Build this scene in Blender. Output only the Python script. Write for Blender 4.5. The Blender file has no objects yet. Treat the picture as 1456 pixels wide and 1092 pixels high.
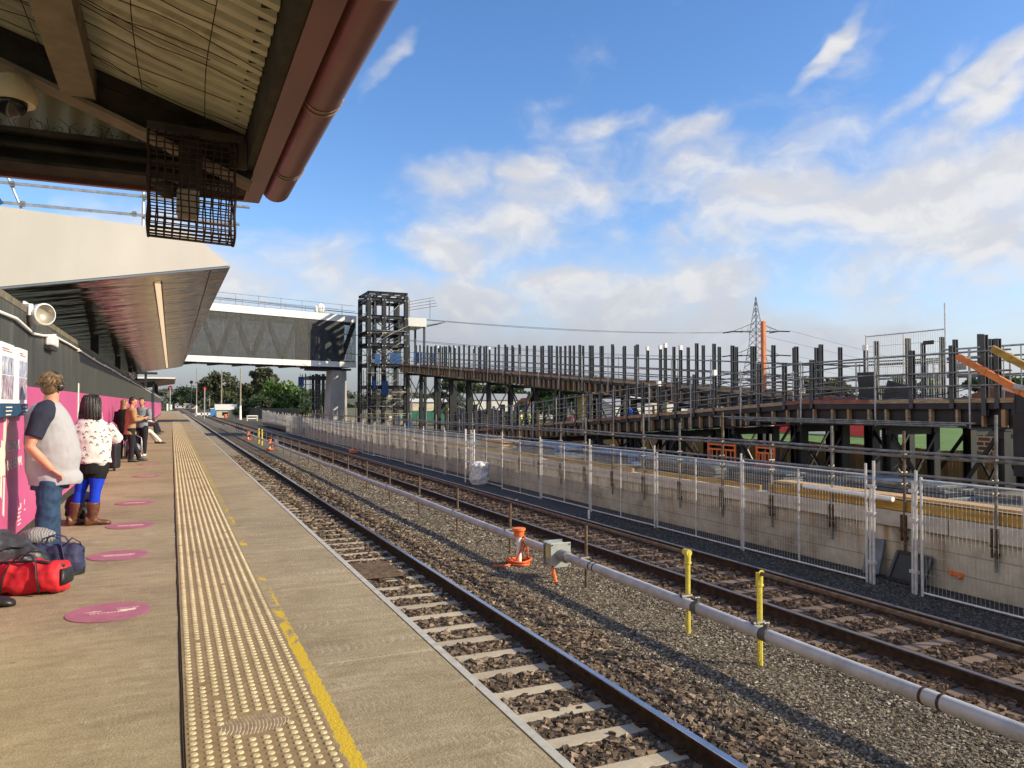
import bpy, math, random
import numpy as np
from mathutils import Vector, Matrix
R = math.radians
random.seed(7); rng = np.random.default_rng(7)
SC = bpy.context.scene
COL = SC.collection

# ------------------------------------------------------------------ camera
cam_data = bpy.data.cameras.new("camera"); cam = bpy.data.objects.new("camera", cam_data); COL.objects.link(cam)
cam_data.sensor_width = 36.0; cam_data.lens = 26.95; cam_data.clip_start = 0.05; cam_data.clip_end = 12000
cam.location = (0, 0, 1.55)
cam.rotation_euler = (R(90 + 1.52), 0, R(-23.95))
SC.camera = cam

# ------------------------------------------------------------------ light and exposure
SUN_EL, SUN_AZ = R(28.6), R(125.2)             # azimuth from +Y towards +X
SC.view_settings.view_transform = 'Standard'; SC.view_settings.look = 'None'
SC.view_settings.exposure = 0.41; SC.view_settings.gamma = 1.0
sd = Vector((math.sin(SUN_AZ)*math.cos(SUN_EL), math.cos(SUN_AZ)*math.cos(SUN_EL), math.sin(SUN_EL)))
sl = bpy.data.lights.new("sun", 'SUN'); sl.energy = 4.9; sl.angle = R(0.53); sl.color = (1.0, 0.865, 0.60)
so = bpy.data.objects.new("sun", sl); COL.objects.link(so)
so.rotation_euler = sd.to_track_quat('Z', 'Y').to_euler(); so.location = sd*60

# ------------------------------------------------------------------ world: sky and procedural clouds
W = bpy.data.worlds.new("World"); SC.world = W; W.use_nodes = True
nt = W.node_tree; nt.nodes.clear(); NN, LL = nt.nodes, nt.links
class NV:                                        # tiny expression builder for the world nodes
    def __init__(s, sock): s.s = sock
    def __add__(a, b): return mth('ADD', a, b)
    def __sub__(a, b): return mth('SUBTRACT', a, b)
    def __mul__(a, b): return mth('MULTIPLY', a, b)
    def __rsub__(a, b): return mth('SUBTRACT', b, a)
    __radd__ = __add__; __rmul__ = __mul__
def mth(op, *a, clamp=False, tree=None):
    n = (tree or nt).nodes.new('ShaderNodeMath'); n.operation = op; n.use_clamp = clamp
    for i, x in enumerate(a):
        if isinstance(x, NV): (tree or nt).links.new(x.s, n.inputs[i])
        else: n.inputs[i].default_value = x
    return NV(n.outputs[0])
def smooth(x, a, b):
    n = NN.new('ShaderNodeMapRange'); n.interpolation_type = 'SMOOTHSTEP'
    LL.new(x.s, n.inputs[0]); n.inputs[1].default_value = a; n.inputs[2].default_value = b
    return NV(n.outputs[0])
sky = NN.new('ShaderNodeTexSky'); sky.sky_type = 'NISHITA'; sky.sun_disc = False
sky.sun_elevation = SUN_EL; sky.sun_rotation = SUN_AZ; sky.air_density = 1.0; sky.dust_density = 0.6; sky.ozone_density = 2.2
tc = NN.new('ShaderNodeTexCoord'); sep = NN.new('ShaderNodeSeparateXYZ'); LL.new(tc.outputs['Generated'], sep.inputs[0])
dx, dy, dz = (NV(sep.outputs[i]) for i in range(3))
az = mth('ARCTAN2', dx, dy)*57.29578             # degrees, 0 = along the track, + to the right
el = mth('ARCSINE', dz)*57.29578
def noise(az_, el_, sx, sy, det, off=0.0, rough=0.55):
    c = NN.new('ShaderNodeCombineXYZ'); LL.new((az_*sx).s, c.inputs[0]); LL.new((el_*sy).s, c.inputs[1]); c.inputs[2].default_value = off
    n = NN.new('ShaderNodeTexNoise'); n.inputs['Scale'].default_value = 1; n.inputs['Detail'].default_value = det
    n.inputs['Roughness'].default_value = rough; LL.new(c.outputs[0], n.inputs['Vector']); return NV(n.outputs['Fac'])
wx = az + (noise(az, el, .09, .14, 4, 3.1)-0.5)*7.0
wy = el + (noise(az, el, .09, .14, 4, 8.7)-0.5)*5.0
def blob(a0, e0, ra, re, rot=0, amp=1.0):
    c, s = math.cos(R(rot)), math.sin(R(rot))
    u = (wx-a0)*(c/ra) + (wy-e0)*(s/ra); v = (wx-a0)*(-s/re) + (wy-e0)*(c/re)
    d = mth('POWER', u, 2)+mth('POWER', v, 2)
    return mth('MULTIPLY', mth('SUBTRACT', 1.0, d), amp)
BL = [  # azimuth, elevation, half sizes in degrees, rotation, strength
  (25.2, 16.8, 2.2, 1.4, 0, 1.0), (19.6, 16.5, 2.9, 1.4, 0, 0.62), (22.0, 17.1, 2.1, 1.1, 10, 0.5), (31.9, 20.2, 3.2, 1.1, 8, 0.62), (37.2, 19.1, 3.7, 1.3, 14, 0.78),
  (38.7, 19.5, 1.5, 0.9, 20, 0.75), (34.4, 17.1, 6.1, 2.2, 0, 0.5), (29.0, 15.3, 5.7, 1.4, 0, 0.62), (43.5, 15.1, 6.5, 1.5, 0, 0.95), (51.0, 14.1, 7.9, 2.4, 4, 1.05),
  (55.0, 11.4, 6.6, 2.7, 0, 1.05), (57.1, 14.8, 3.3, 2.2, 20, 1.0), (56.2, 20.7, 4.9, 1.2, 24, 1.0), (56.5, 18.8, 4.5, 1.5, 20, 1.05), (51.6, 20.0, 3.7, 0.8, 30, 0.72),
  (54.8, 17.7, 4.3, 1.4, 20, 0.7), (18.3, 11.0, 4.4, 1.9, -6, 1.0), (26.9, 9.6, 3.9, 1.4, 0, 1.0), (24.8, 12.7, 6.8, 1.6, 0, 0.72), (31.4, 12.2, 3.1, 1.1, 0, 0.5),
  (36.2, 11.9, 1.9, 1.3, 0, 0.75), (39.9, 11.5, 2.9, 1.0, 0, 0.4), (31.4, 7.5, 12.9, 2.5, 0, 1.0), (19.3, 7.6, 8.9, 2.7, 0, 0.95), (38.5, 8.6, 5.4, 1.5, 0, 0.8),
  (46.9, 4.5, 6.2, 1.4, 0, 0.85), (7.2, 8.7, 5.8, 3.0, 0, 0.6), (46.4, 23.9, 2.3, 0.7, 55, 0.62), (45.1, 22.2, 1.8, 0.6, 50, 0.5), (14.4, 24.3, 1.5, 0.7, 50, 0.35),
  (38.0, 13.8, 16.3, 5.6, 0, 0.34),
  (56, 13, 14, 7, 8, .5), (110, 18, 25, 9, 0, .9), (-60, 25, 34, 22, 0, 1.1), (-110, 30, 34, 25, 0, 1.1), (-155, 22, 30, 16, 0, .9), (0, 8, 14, 4, 0, .7), (31, 4.6, 17, 3.6, 0, 1.25), (17, 5.5, 9, 3.2, 0, 1.0)]  # the wide blobs at negative azimuth are unseen clouds added for fill
mask = None
for b in BL:
    m = blob(*b); m = mth('MAXIMUM', m, -1.2)
    if mask is None: mask = m
    else:
        q = NN.new('ShaderNodeMath'); q.operation = 'SMOOTH_MAX'; LL.new(mask.s, q.inputs[0]); LL.new(m.s, q.inputs[1]); q.inputs[2].default_value = 0.55; mask = NV(q.outputs[0])
mask = mth('MAXIMUM', mask, -0.9)
f1 = noise(wx, wy, .17, .27, 6, 1.7, .54)
f3 = noise(az, el, .055, .11, 3, 5.3, .5)
f2 = noise(wx, wy-1.0, .17, .27, 6, 1.7, .54)    # the same field seen a little lower: which side of a billow faces up
dens = smooth(mask*0.62 + (f1-0.5)*1.9 + (f3-0.5)*0.7, -0.34, 0.70)
lit = smooth((f1-f2)*2.4 + (wx-24.0)*0.004, -0.12, 0.40)
shade = smooth(el, 3.0, 14.0)
lit = lit*0.55 + shade*0.35 + lit*shade*0.10
behind = smooth(mth('COSINE', mth('MULTIPLY', az+95.0, 0.0174533)), -0.35, 0.55)   # unseen cloud to the left and behind, added and brightened to fill shaded faces
def colmix(fac, a, b):
    n = NN.new('ShaderNodeMix'); n.data_type = 'RGBA'
    for i, x in ((0, fac), (6, a), (7, b)):
        if isinstance(x, NV): LL.new(x.s, n.inputs[i])
        elif isinstance(x, tuple): n.inputs[i].default_value = x+(1,)
        elif isinstance(x, float): n.inputs[i].default_value = x
        else: LL.new(x, n.inputs[i])
    return n.outputs[2]
ccol = colmix(lit, (3.15, 3.2, 3.45), (4.4, 4.3, 4.2))
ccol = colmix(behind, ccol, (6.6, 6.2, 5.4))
hs = NN.new('ShaderNodeHueSaturation'); LL.new(sky.outputs[0], hs.inputs['Color']); hs.inputs['Saturation'].default_value = 1.22; hs.inputs['Value'].default_value = 1.0
tn = NN.new('ShaderNodeMix'); tn.data_type = 'RGBA'; tn.blend_type = 'MULTIPLY'; tn.inputs[0].default_value = 1.0; LL.new(hs.outputs[0], tn.inputs[6]); tn.inputs[7].default_value = (1.06, 1.0, 1.09, 1)
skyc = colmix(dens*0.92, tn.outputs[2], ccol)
hcol = colmix(smooth(az, 12.0, 42.0), (1.45, 1.62, 1.95), (2.6, 2.75, 3.15))
skyc = colmix(smooth(el, 9.5, 0.0)*0.90, skyc, hcol)
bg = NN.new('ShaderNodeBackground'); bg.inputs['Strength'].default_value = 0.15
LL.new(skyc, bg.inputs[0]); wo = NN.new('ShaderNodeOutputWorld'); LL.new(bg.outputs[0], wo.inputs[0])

# ------------------------------------------------------------------ mesh builder and object helpers
class MB:
    def __init__(s): s.v = []; s.f = []; s.m = []; s.cm = 0
    def add(s, vs, fs):
        o = len(s.v); s.v += [tuple(map(float, p)) for p in vs]; s.f += [tuple(i+o for i in f) for f in fs]; s.m += [s.cm]*len(fs); return s
    def box(s, x0, x1, y0, y1, z0, z1):
        return s.add([(x0,y0,z0),(x1,y0,z0),(x1,y1,z0),(x0,y1,z0),(x0,y0,z1),(x1,y0,z1),(x1,y1,z1),(x0,y1,z1)],
                     [(0,3,2,1),(4,5,6,7),(0,1,5,4),(1,2,6,5),(2,3,7,6),(3,0,4,7)])
    def bar(s, p, q, w, h, up=(0,0,1)):          # rectangular bar, h measured along "up"
        p, q, up = Vector(p), Vector(q), Vector(up); d = (q-p).normalized(); a = d.cross(up)
        if a.length < 1e-4: a = d.cross(Vector((1,0,0)))
        a.normalize(); b = a.cross(d); a *= w/2; b *= h/2
        return s.add([p-a-b,p+a-b,p+a+b,p-a+b,q-a-b,q+a-b,q+a+b,q-a+b],
                     [(0,1,2,3),(7,6,5,4),(1,0,4,5),(2,1,5,6),(3,2,6,7),(0,3,7,4)])
    def tube(s, p, q, r, n=8, r2=None, cap=True): return s.path([p,q],[r,r if r2 is None else r2],n,cap)
    def path(s, pts, r, n=8, cap=True, flat=1.0):
        pts = [Vector(p) for p in pts]; rs = r if isinstance(r,(list,tuple)) else [r]*len(pts)
        rings = []; prev = None
        for i, p in enumerate(pts):
            d = (pts[min(i+1,len(pts)-1)]-pts[max(i-1,0)])
            d = d.normalized() if d.length > 1e-9 else Vector((0,0,1))
            if prev is None:
                ref = Vector((0,0,1)) if abs(d.z) < .9 else Vector((1,0,0)); a = d.cross(ref).normalized()
            else:
                a = prev - d*prev.dot(d); a = a.normalized() if a.length > 1e-6 else d.orthogonal().normalized()
            prev = a; b = d.cross(a)
            rings.append([p+(a*math.cos(t)+b*math.sin(t)*flat)*rs[i] for t in (2*math.pi*k/n for k in range(n))])
        return s.loft(rings, cap)
    def loft(s, rings, cap=True):
        n = len(rings[0]); vs = [p for rg in rings for p in rg]
        fs = [(i*n+k, i*n+(k+1)%n, (i+1)*n+(k+1)%n, (i+1)*n+k) for i in range(len(rings)-1) for k in range(n)]
        if cap: fs += [tuple(range(n-1,-1,-1)), tuple((len(rings)-1)*n+k for k in range(n))]
        return s.add(vs, fs)
    def stack(s, rows, n=20):                     # horizontal ellipses: (x, y, z, half x, half y)
        return s.loft([[(x+a*math.cos(2*math.pi*k/n), y+b*math.sin(2*math.pi*k/n), z) for k in range(n)] for x,y,z,a,b in rows])
    def lathe(s, c, prof, n=16):
        return s.stack([(c[0],c[1],c[2]+z,r,r) for r,z in prof], n)
    def ell(s, c, rx, ry, rz, nu=14, nv=9, rot=None):
        rings = []
        for j in range(1,nv):
            t = math.pi*j/nv
            rings.append([Vector((rx*math.sin(t)*math.cos(2*math.pi*k/nu), ry*math.sin(t)*math.sin(2*math.pi*k/nu), -rz*math.cos(t))) for k in range(nu)])
        rings = [[Vector((0,0,-rz))]*nu]+rings+[[Vector((0,0,rz))]*nu]
        M_ = rot if rot is not None else Matrix.Identity(3); c = Vector(c)
        return s.loft([[c+M_@p for p in rg] for rg in rings], cap=False)
    def prism(s, pts, ext):
        n = len(pts); e = Vector(ext); pts = [Vector(p) for p in pts]
        return s.add(pts+[p+e for p in pts], [tuple(range(n-1,-1,-1)), tuple(range(n,2*n))]+[(i,(i+1)%n,n+(i+1)%n,n+i) for i in range(n)])
    def ibeam(s, p, q, w, h, t=.014, up=(0,0,1)):
        p, q, up = Vector(p), Vector(q), Vector(up); d = (q-p).normalized(); a = d.cross(up).normalized(); b = a.cross(d)
        for sg in (-1,1): s.bar(p+b*sg*(h/2-t/2), q+b*sg*(h/2-t/2), w, t, up)
        return s.bar(p, q, t, h-2*t-.002, up)
    def quad(s, *p): return s.add(p, [tuple(range(len(p)))])

def setp(o, label=None, cat=None, group=None, kind=None):
    if label: o['label'] = label
    if cat: o['category'] = cat
    if group: o['group'] = group
    if kind: o['kind'] = kind
    return o
def mesh_obj(name, v, f, mats, parent=None, smooth=None, local=False, mi=None):
    me = bpy.data.meshes.new(name)
    off = Vector((0,0,0))
    if parent is not None and not local:
        q = parent
        while q is not None: off += q.location; q = q.parent
    if off.length: v = [(a-off.x, b-off.y, c-off.z) for a,b,c in v]
    me.from_pydata(v, [], f)
    for m in (mats if isinstance(mats,(list,tuple)) else [mats]): me.materials.append(m)
    if mi is not None and len(me.materials) > 1: me.polygons.foreach_set('material_index', np.array(mi, dtype=np.int32))
    if smooth is not None:
        me.shade_smooth()
        if smooth < 180: me.set_sharp_from_angle(angle=R(smooth))
    me.update()
    o = bpy.data.objects.new(name, me); COL.objects.link(o)
    if parent is not None: o.parent = parent
    return o
def build(mb, name, mats, parent=None, smooth=35, local=False, bevel=0, label=None):
    o = mesh_obj(name, mb.v, mb.f, mats, parent, smooth, local, mb.m)
    if bevel:
        b = o.modifiers.new('bevel','BEVEL'); b.width = bevel; b.segments = 2; b.limit_method = 'ANGLE'; b.angle_limit = R(40)
    if label: o['label'] = label
    return o
def thing(name, label, cat, loc=(0,0,0), rz=0, group=None):
    o = bpy.data.objects.new(name, None); COL.objects.link(o); o.location = loc; o.rotation_euler = (0,0,rz); o.empty_display_size = .1
    return setp(o, label, cat, group)
def single(mb, name, mats, label, cat, group=None, smooth=35, bevel=0):
    return setp(build(mb, name, mats, None, smooth, False, bevel), label, cat, group)
def struct(mb, name, mats, smooth=None): return setp(build(mb, name, mats, None, smooth), kind='structure')
def copy_tree(o, parent=None):
    c = o.copy(); COL.objects.link(c); c.parent = parent
    for ch in list(o.children): copy_tree(ch, c)
    return c
def remeshed(mb, name, mats, parent, voxel=.012, it=6, local=True, disp=0.0):
    o = mesh_obj(name, mb.v, mb.f, mats, None)
    m = o.modifiers.new('r','REMESH'); m.mode = 'VOXEL'; m.voxel_size = voxel; m.use_smooth_shade = True
    if it: sm = o.modifiers.new('s','SMOOTH'); sm.iterations = it; sm.factor = .5
    if disp:
        tx = bpy.data.textures.new('folds','CLOUDS'); tx.noise_scale = .13; tx.noise_depth = 1
        d = o.modifiers.new('d','DISPLACE'); d.texture = tx; d.strength = disp; d.mid_level = .5
    dg = bpy.context.evaluated_depsgraph_get(); me = bpy.data.meshes.new_from_object(o.evaluated_get(dg))
    old = o.data; o.modifiers.clear(); o.data = me; bpy.data.meshes.remove(old); me.name = name
    me.shade_smooth()
    if parent is not None: o.parent = parent
    return o
def ordn(i):
    w = ['first','second','third','fourth','fifth','sixth','seventh','eighth','ninth','tenth','eleventh','twelfth']
    return w[i-1] if i <= 12 else ('%d%s' % (i, {1:'st',2:'nd',3:'rd'}.get(i%10 if i not in (11,12,13) else 0,'th')))

# ------------------------------------------------------------------ materials
def srgb(r,g,b):
    f = lambda c: (c/255/12.92 if c/255 <= .04045 else ((c/255+.055)/1.055)**2.4)
    return (f(r),f(g),f(b))
class MT:                                         # a node material with a few shortcuts
    def __init__(s, name):
        s.m = bpy.data.materials.new(name); s.m.use_nodes = True; s.t = s.m.node_tree; s.N = s.t.nodes; s.L = s.t.links
        s.b = s.N['Principled BSDF']; s.tc = s.N.new('ShaderNodeTexCoord')
    def ob(s, scale=(1,1,1), world=False):
        mp = s.N.new('ShaderNodeMapping'); mp.inputs['Scale'].default_value = scale
        if world:
            g = s.N.new('ShaderNodeNewGeometry'); s.L.new(g.outputs['Position'], mp.inputs[0])
        else: s.L.new(s.tc.outputs['Object'], mp.inputs[0])
        return mp.outputs[0]
    def noise(s, vec, scale, det=5, rough=.6):
        n = s.N.new('ShaderNodeTexNoise'); n.inputs['Scale'].default_value = scale; n.inputs['Detail'].default_value = det; n.inputs['Roughness'].default_value = rough
        s.L.new(vec, n.inputs['Vector']); return n.outputs['Fac']
    def vor(s, vec, scale, out='Color', feat='F1'):
        n = s.N.new('ShaderNodeTexVoronoi'); n.inputs['Scale'].default_value = scale; n.feature = feat; s.L.new(vec, n.inputs['Vector']); return n.outputs[out]
    def ramp(s, fac, stops):
        r = s.N.new('ShaderNodeValToRGB'); s.L.new(fac, r.inputs[0]); e = r.color_ramp.elements
        while len(e) < len(stops): e.new(.5)
        for x,(p,c) in zip(e, stops): x.position = p; x.color = tuple(c)+((1,) if len(c) == 3 else ())
        return r.outputs[0]
    def mix(s, fac, a, b, mode='MIX'):
        n = s.N.new('ShaderNodeMix'); n.data_type = 'RGBA'; n.blend_type = mode
        for i,x in ((0,fac),(6,a),(7,b)):
            if isinstance(x,(int,float)): n.inputs[i].default_value = x
            elif isinstance(x,tuple): n.inputs[i].default_value = x+(1,)
            else: s.L.new(x, n.inputs[i])
        return n.outputs[2]
    def math(s, op, a, b=None, clamp=False):
        n = s.N.new('ShaderNodeMath'); n.operation = op; n.use_clamp = clamp
        for i,x in enumerate((a,b)):
            if x is None: continue
            if isinstance(x,(int,float)): n.inputs[i].default_value = x
            else: s.L.new(x, n.inputs[i])
        return n.outputs[0]
    def xyz(s, world=False):
        n = s.N.new('ShaderNodeSeparateXYZ'); s.L.new(s.ob(world=world), n.inputs[0]); return n.outputs
    def range(s, x, a, b, c=0, d=1, smooth=False):
        n = s.N.new('ShaderNodeMapRange'); s.L.new(x, n.inputs[0])
        if smooth: n.interpolation_type = 'SMOOTHSTEP'
        for i,q in enumerate((a,b,c,d)): n.inputs[i+1].default_value = q
        return n.outputs[0]
    def color(s, c):
        if isinstance(c,tuple): s.b.inputs['Base Color'].default_value = c+(1,)
        else: s.L.new(c, s.b.inputs['Base Color'])
    def rough(s, r):
        if isinstance(r,(int,float)): s.b.inputs['Roughness'].default_value = r
        else: s.L.new(r, s.b.inputs['Roughness'])
    def bump(s, h, dist=.01, st=.5):
        b = s.N.new('ShaderNodeBump'); b.inputs['Distance'].default_value = dist; b.inputs['Strength'].default_value = st
        s.L.new(h, b.inputs['Height']); s.L.new(b.outputs[0], s.b.inputs['Normal'])
def mat(name, col, rough=.6, metal=0.0, var=.18, scale=6, bump=0.0, fine=None, stretch=(1,1,1), spot=None, spotcol=None):
    t = MT(name); v = t.ob(stretch); n = t.noise(v, scale)
    a = tuple(c*(1-var*1.6) for c in col); b = tuple(min(1,c*(1+var*1.1)) for c in col)
    c = t.ramp(n, [(.3,a),(.72,b)])
    if spot:
        c = t.mix(t.range(t.noise(v, spot[0], 6, .7), spot[1], spot[1]+.12), c, spotcol)
    t.color(c); t.rough(rough); t.b.inputs['Metallic'].default_value = metal
    if rough >= .75: t.b.inputs['Specular IOR Level'].default_value = .22
    if bump: t.bump(t.noise(v, fine or scale*6, 4), .01, bump)
    return t.m
m_steel_dark = mat('dark_painted_steel', (.0115,.0125,.0145), .5, 0, .35, 3, .1, 30, spot=(5,.62), spotcol=(.03,.028,.026))
m_steel_brown = mat('oxide_brown_steel', (.026,.019,.016), .6, 0, .3, 3, .1, 30)
m_steel_post = mat('grey_painted_steel', (.046,.052,.057), .45, 0, .22, 4)
m_galv = mat('galvanised_steel', (.42,.43,.44), .42, .75, .22, 9)
m_galv_dull = mat('weathered_scaffold_tube', (.24,.235,.22), .5, .55, .35, 5, spot=(7,.6), spotcol=(.17,.11,.07))
m_rust = mat('rusty_steel', (.105,.058,.036), .85, .1, .4, 12, .35, 60)
m_rustpost = mat('rusty_brown_post', (.15,.105,.075), .75, .15, .35, 14, .25, 60)
m_railtop = mat('polished_rail_head', (.40,.43,.50), .22, .9, .12, 6)
m_railside = mat('rusted_rail_web', (.060,.036,.026), .85, .1, .35, 9, .3, 50)
m_white = mat('white_paint', (.78,.77,.74), .5, 0, .05, 2)
m_whitepanel = mat('white_coated_panel', (.66,.655,.64), .4, 0, .03, 1.2)
m_cream = mat('cream_coated_panel', (.57,.535,.48), .42, 0, .06, .9, 0, None, (1,1,.4))
m_yellow = mat('yellow_safety_paint', (.62,.52,.07), .5, 0, .16, 14, .1, spot=(20,.66), spotcol=(.30,.22,.08))
m_orange = mat('orange_plastic', (.80,.17,.035), .45, 0, .12, 12)
m_red = mat('red_paint', (.62,.03,.025), .5, 0, .1, 6)
m_wood = mat('weathered_timber', (.36,.27,.175), .8, 0, .3, 5, .25, 40, (1,1,6))
m_woodnew = mat('new_plywood_timber', (.50,.33,.18), .75, 0, .2, 4, .15, 40, (6,1,6))
m_lvl = mat('yellow_formwork_beam', (.40,.235,.04), .6, 0, .25, 3, .1, 30, (4,.6,4))
m_formred = mat('red_brown_formply', (.23,.085,.055), .65, 0, .25, 3)
m_formbrown = mat('brown_formply', (.34,.20,.10), .7, 0, .25, 3)
m_black = mat('black_plastic', (.02,.02,.021), .5, 0, .2, 8)
m_blackglass = mat('dark_dome_glass', (.015,.012,.011), .08, 0, .1, 4)
m_tarpblue = mat('blue_sheet', (.018,.07,.20), .55, 0, .3, 4, .3, 12)
m_plate = mat('grey_steel_plate', (.12,.14,.165), .5, .2, .35, 2.5)
m_canopybrown = mat('maroon_brown_paint', (.155,.052,.042), .38, 0, .14, 3, spot=(9,.66), spotcol=(.2,.11,.08))
m_beamdark = mat('grimy_brown_beam', (.050,.040,.028), .8, 0, .35, 5, .2, 40)
m_beamtan = mat('dusty_tan_beam', (.24,.19,.13), .75, 0, .2, 6, .15, 60)
m_roofcream = mat('dirty_cream_roof_sheet', (.50,.45,.315), .6, 0, .16, 3, 0, None, (1,1,1), (2.2,.60), (.30,.25,.155))
m_wire = mat('rusty_wire', (.035,.022,.012), .8, .2, .3, 8)
m_glasslight = mat('frosted_lens', (.75,.75,.76), .3, 0, .03, 4)
m_brick0 = None
# ------------------------------------------------------------------ ground materials
def ballast_mat(name, c1, c2, c3, scale, dist=.03):
    t = MT(name); v = t.ob(world=True)
    cell = t.vor(v, scale); g = t.N.new('ShaderNodeSeparateColor'); t.L.new(cell, g.inputs[0])
    base = t.ramp(g.outputs[0], [(0,c1),(.55,c2),(1,c3)])
    d = t.vor(v, scale, 'Distance'); big = t.noise(v, .7, 4)
    col = t.mix(t.range(big,.35,.7,0,.55), base, tuple(x*.62 for x in c2))
    t.color(col); t.rough(.95); t.b.inputs['Specular IOR Level'].default_value = .15; t.bump(d, dist, -1.0) if False else t.bump(t.math('SUBTRACT',1.0,d), dist, 1.0); return t.m
m_ball1 = ballast_mat('brown_ballast_bed', (.070,.050,.036), (.145,.105,.078), (.27,.205,.155), 21)
m_ball2 = ballast_mat('rusty_ballast_bed', (.050,.032,.022), (.105,.068,.046), (.18,.125,.088), 21)
m_gravel = ballast_mat('grey_gravel_bed', (.06,.052,.042), (.155,.136,.11), (.30,.27,.22), 46, .014)
m_dark = ballast_mat('dark_crushed_rock', (.045,.045,.045), (.085,.083,.08), (.15,.145,.135), 42, .012)
def earth_mat():
    t = MT('dry_grass_and_earth'); v = t.ob(world=True); n = t.noise(v,.05,8,.62); n2 = t.noise(v,1.6,5,.7)
    c = t.ramp(n, [(.36,(.12,.105,.06)),(.5,(.085,.095,.04)),(.64,(.16,.135,.085))])
    c = t.mix(t.range(n2,.3,.75,0,.6), c, (.05,.06,.025)); t.color(c); t.rough(.95); t.bump(n2,.05,.6); return t.m
m_earth = earth_mat()
def grass_mat():
    t = MT('mown_grass'); v = t.ob(world=True); n = t.noise(v,1.1,8,.7)
    t.color(t.ramp(n,[(.3,(.05,.10,.02)),(.55,(.10,.19,.035)),(.75,(.19,.24,.07))])); t.rough(.9); t.bump(t.noise(v,18,3),.04,.7); return t.m
m_grass = grass_mat()
mb = MB(); mb.box(-4500,4500,-600,6000,-2.2,-1.62); struct(mb,'ground',m_earth)

def strip(name, xs_z, y0, y1, m, ny=2, jit=0):
    """a bed with a profile across the track, swept along it"""
    mb = MB(); ys = np.linspace(y0,y1,ny)
    vs = [(x,y,z+(random.uniform(-jit,jit))) for y in ys for x,z in xs_z]; n = len(xs_z)
    fs = [(j*n+i,j*n+i+1,(j+1)*n+i+1,(j+1)*n+i) for j in range(ny-1) for i in range(n-1)]
    # skirts below make it a solid bed
    mb.add(vs, fs); return struct(mb, name, m, 180)
strip('ballast_bed', [(1.50,-1.60),(1.52,-1.385),(2.3,-1.365),(4.05,-1.365),(4.6,-1.36),(4.95,-1.372)], -3, 900, m_ball1, 2)
strip('gravel_path', [(4.6,-1.58),(4.70,-1.372),(5.2,-1.358),(6.0,-1.35),(6.75,-1.365),(6.95,-1.59)], -3, 900, m_gravel, 2)
strip('rusty_ballast_bed', [(6.6,-1.60),(6.72,-1.372),(7.4,-1.365),(9.1,-1.365),(9.55,-1.40),(9.7,-1.60)], -3, 900, m_ball2, 2)
strip('crushed_rock_strip', [(9.3,-1.60),(9.38,-1.405),(10.0,-1.40),(10.75,-1.405),(11.25,-1.385),(11.30,-1.60)], -3, 110, m_dark, 2)
strip('far_yard', [(9.4,-1.61),(9.5,-1.45),(40,-1.45),(40.1,-1.61)], 110, 600, ballast_mat('yard_gravel',(.12,.095,.06),(.21,.17,.11),(.30,.25,.17),9), 2)

# loose stones near the camera (nobody could count them): one mesh per kind of stone
def stones(name, n, area, size, mcol, zfun, label, excl=None):
    x0,x1,y0,y1 = area
    # denser towards the camera
    y = y0+(y1-y0)*rng.random(n)**1.35; x = x0+(x1-x0)*rng.random(n)
    if excl is not None: k = excl(x,y); x, y = x[k], y[k]; n = len(x)
    base = np.array([(1,0,0),(-1,0,0),(0,1,0),(0,-1,0),(0,0,1),(0,0,-1)],float)
    tri = np.array([(0,2,4),(2,1,4),(1,3,4),(3,0,4),(2,0,5),(1,2,5),(3,1,5),(0,3,5)])
    # chunky blocks: eight jittered cube corners
    cube = np.array([(i,j,k) for k in (-1,1) for j in (-1,1) for i in (-1,1)],float)*.62
    quads = np.array([(0,2,3,1),(4,5,7,6),(0,1,5,4),(1,3,7,5),(3,2,6,7),(2,0,4,6)])
    P = cube[None]+rng.normal(0,.23,(n,8,3)); s = size*(.55+rng.random(n)*.75)
    P *= (s[:,None,None]*np.stack([1+rng.random(n)*.35,np.ones(n),.62+rng.random(n)*.3],1)[:,None,:])
    a = rng.random(n)*6.283; b = rng.normal(0,.35,n)
    ca,sa,cb,sb = np.cos(a),np.sin(a),np.cos(b),np.sin(b)
    X,Y,Z = P[...,0].copy(),P[...,1].copy(),P[...,2].copy()
    Y,Z = Y*cb[:,None]-Z*sb[:,None], Y*sb[:,None]+Z*cb[:,None]
    X,Y = X*ca[:,None]-Y*sa[:,None], X*sa[:,None]+Y*ca[:,None]
    z = zfun(x,y)+s*(.12+rng.random(n)*.35)
    V = np.stack([X+x[:,None],Y+y[:,None],Z+z[:,None]],-1).reshape(-1,3)
    Fq = (quads[None]+(np.arange(n)*8)[:,None,None]).reshape(-1,4)
    me = bpy.data.meshes.new(name); me.vertices.add(len(V)); me.vertices.foreach_set('co',V.ravel())
    me.loops.add(Fq.size); me.loops.foreach_set('vertex_index',Fq.ravel().astype(np.int32))
    me.polygons.add(len(Fq)); me.polygons.foreach_set('loop_start',np.arange(0,Fq.size,4,dtype=np.int32)); me.polygons.foreach_set('loop_total',np.full(len(Fq),4,dtype=np.int32))
    at = me.attributes.new('tone','FLOAT','POINT'); at.data.foreach_set('value',np.repeat(rng.random(n),8).astype(np.float32))
    me.materials.append(mcol); me.update(calc_edges=True); me.validate(); me.shade_flat()
    o = bpy.data.objects.new(name,me); COL.objects.link(o); return setp(o,label,'stones',None,'stuff')
def stone_mat(name, stops):
    t = MT(name); a = t.N.new('ShaderNodeAttribute'); a.attribute_name = 'tone'
    c = t.ramp(a.outputs['Fac'], stops); n = t.noise(t.ob(),45,3)
    t.color(t.mix(t.range(n,.3,.7,0,.35), c, (.10,.075,.055))); t.rough(.95); t.b.inputs['Specular IOR Level'].default_value = .2; return t.m
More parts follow.
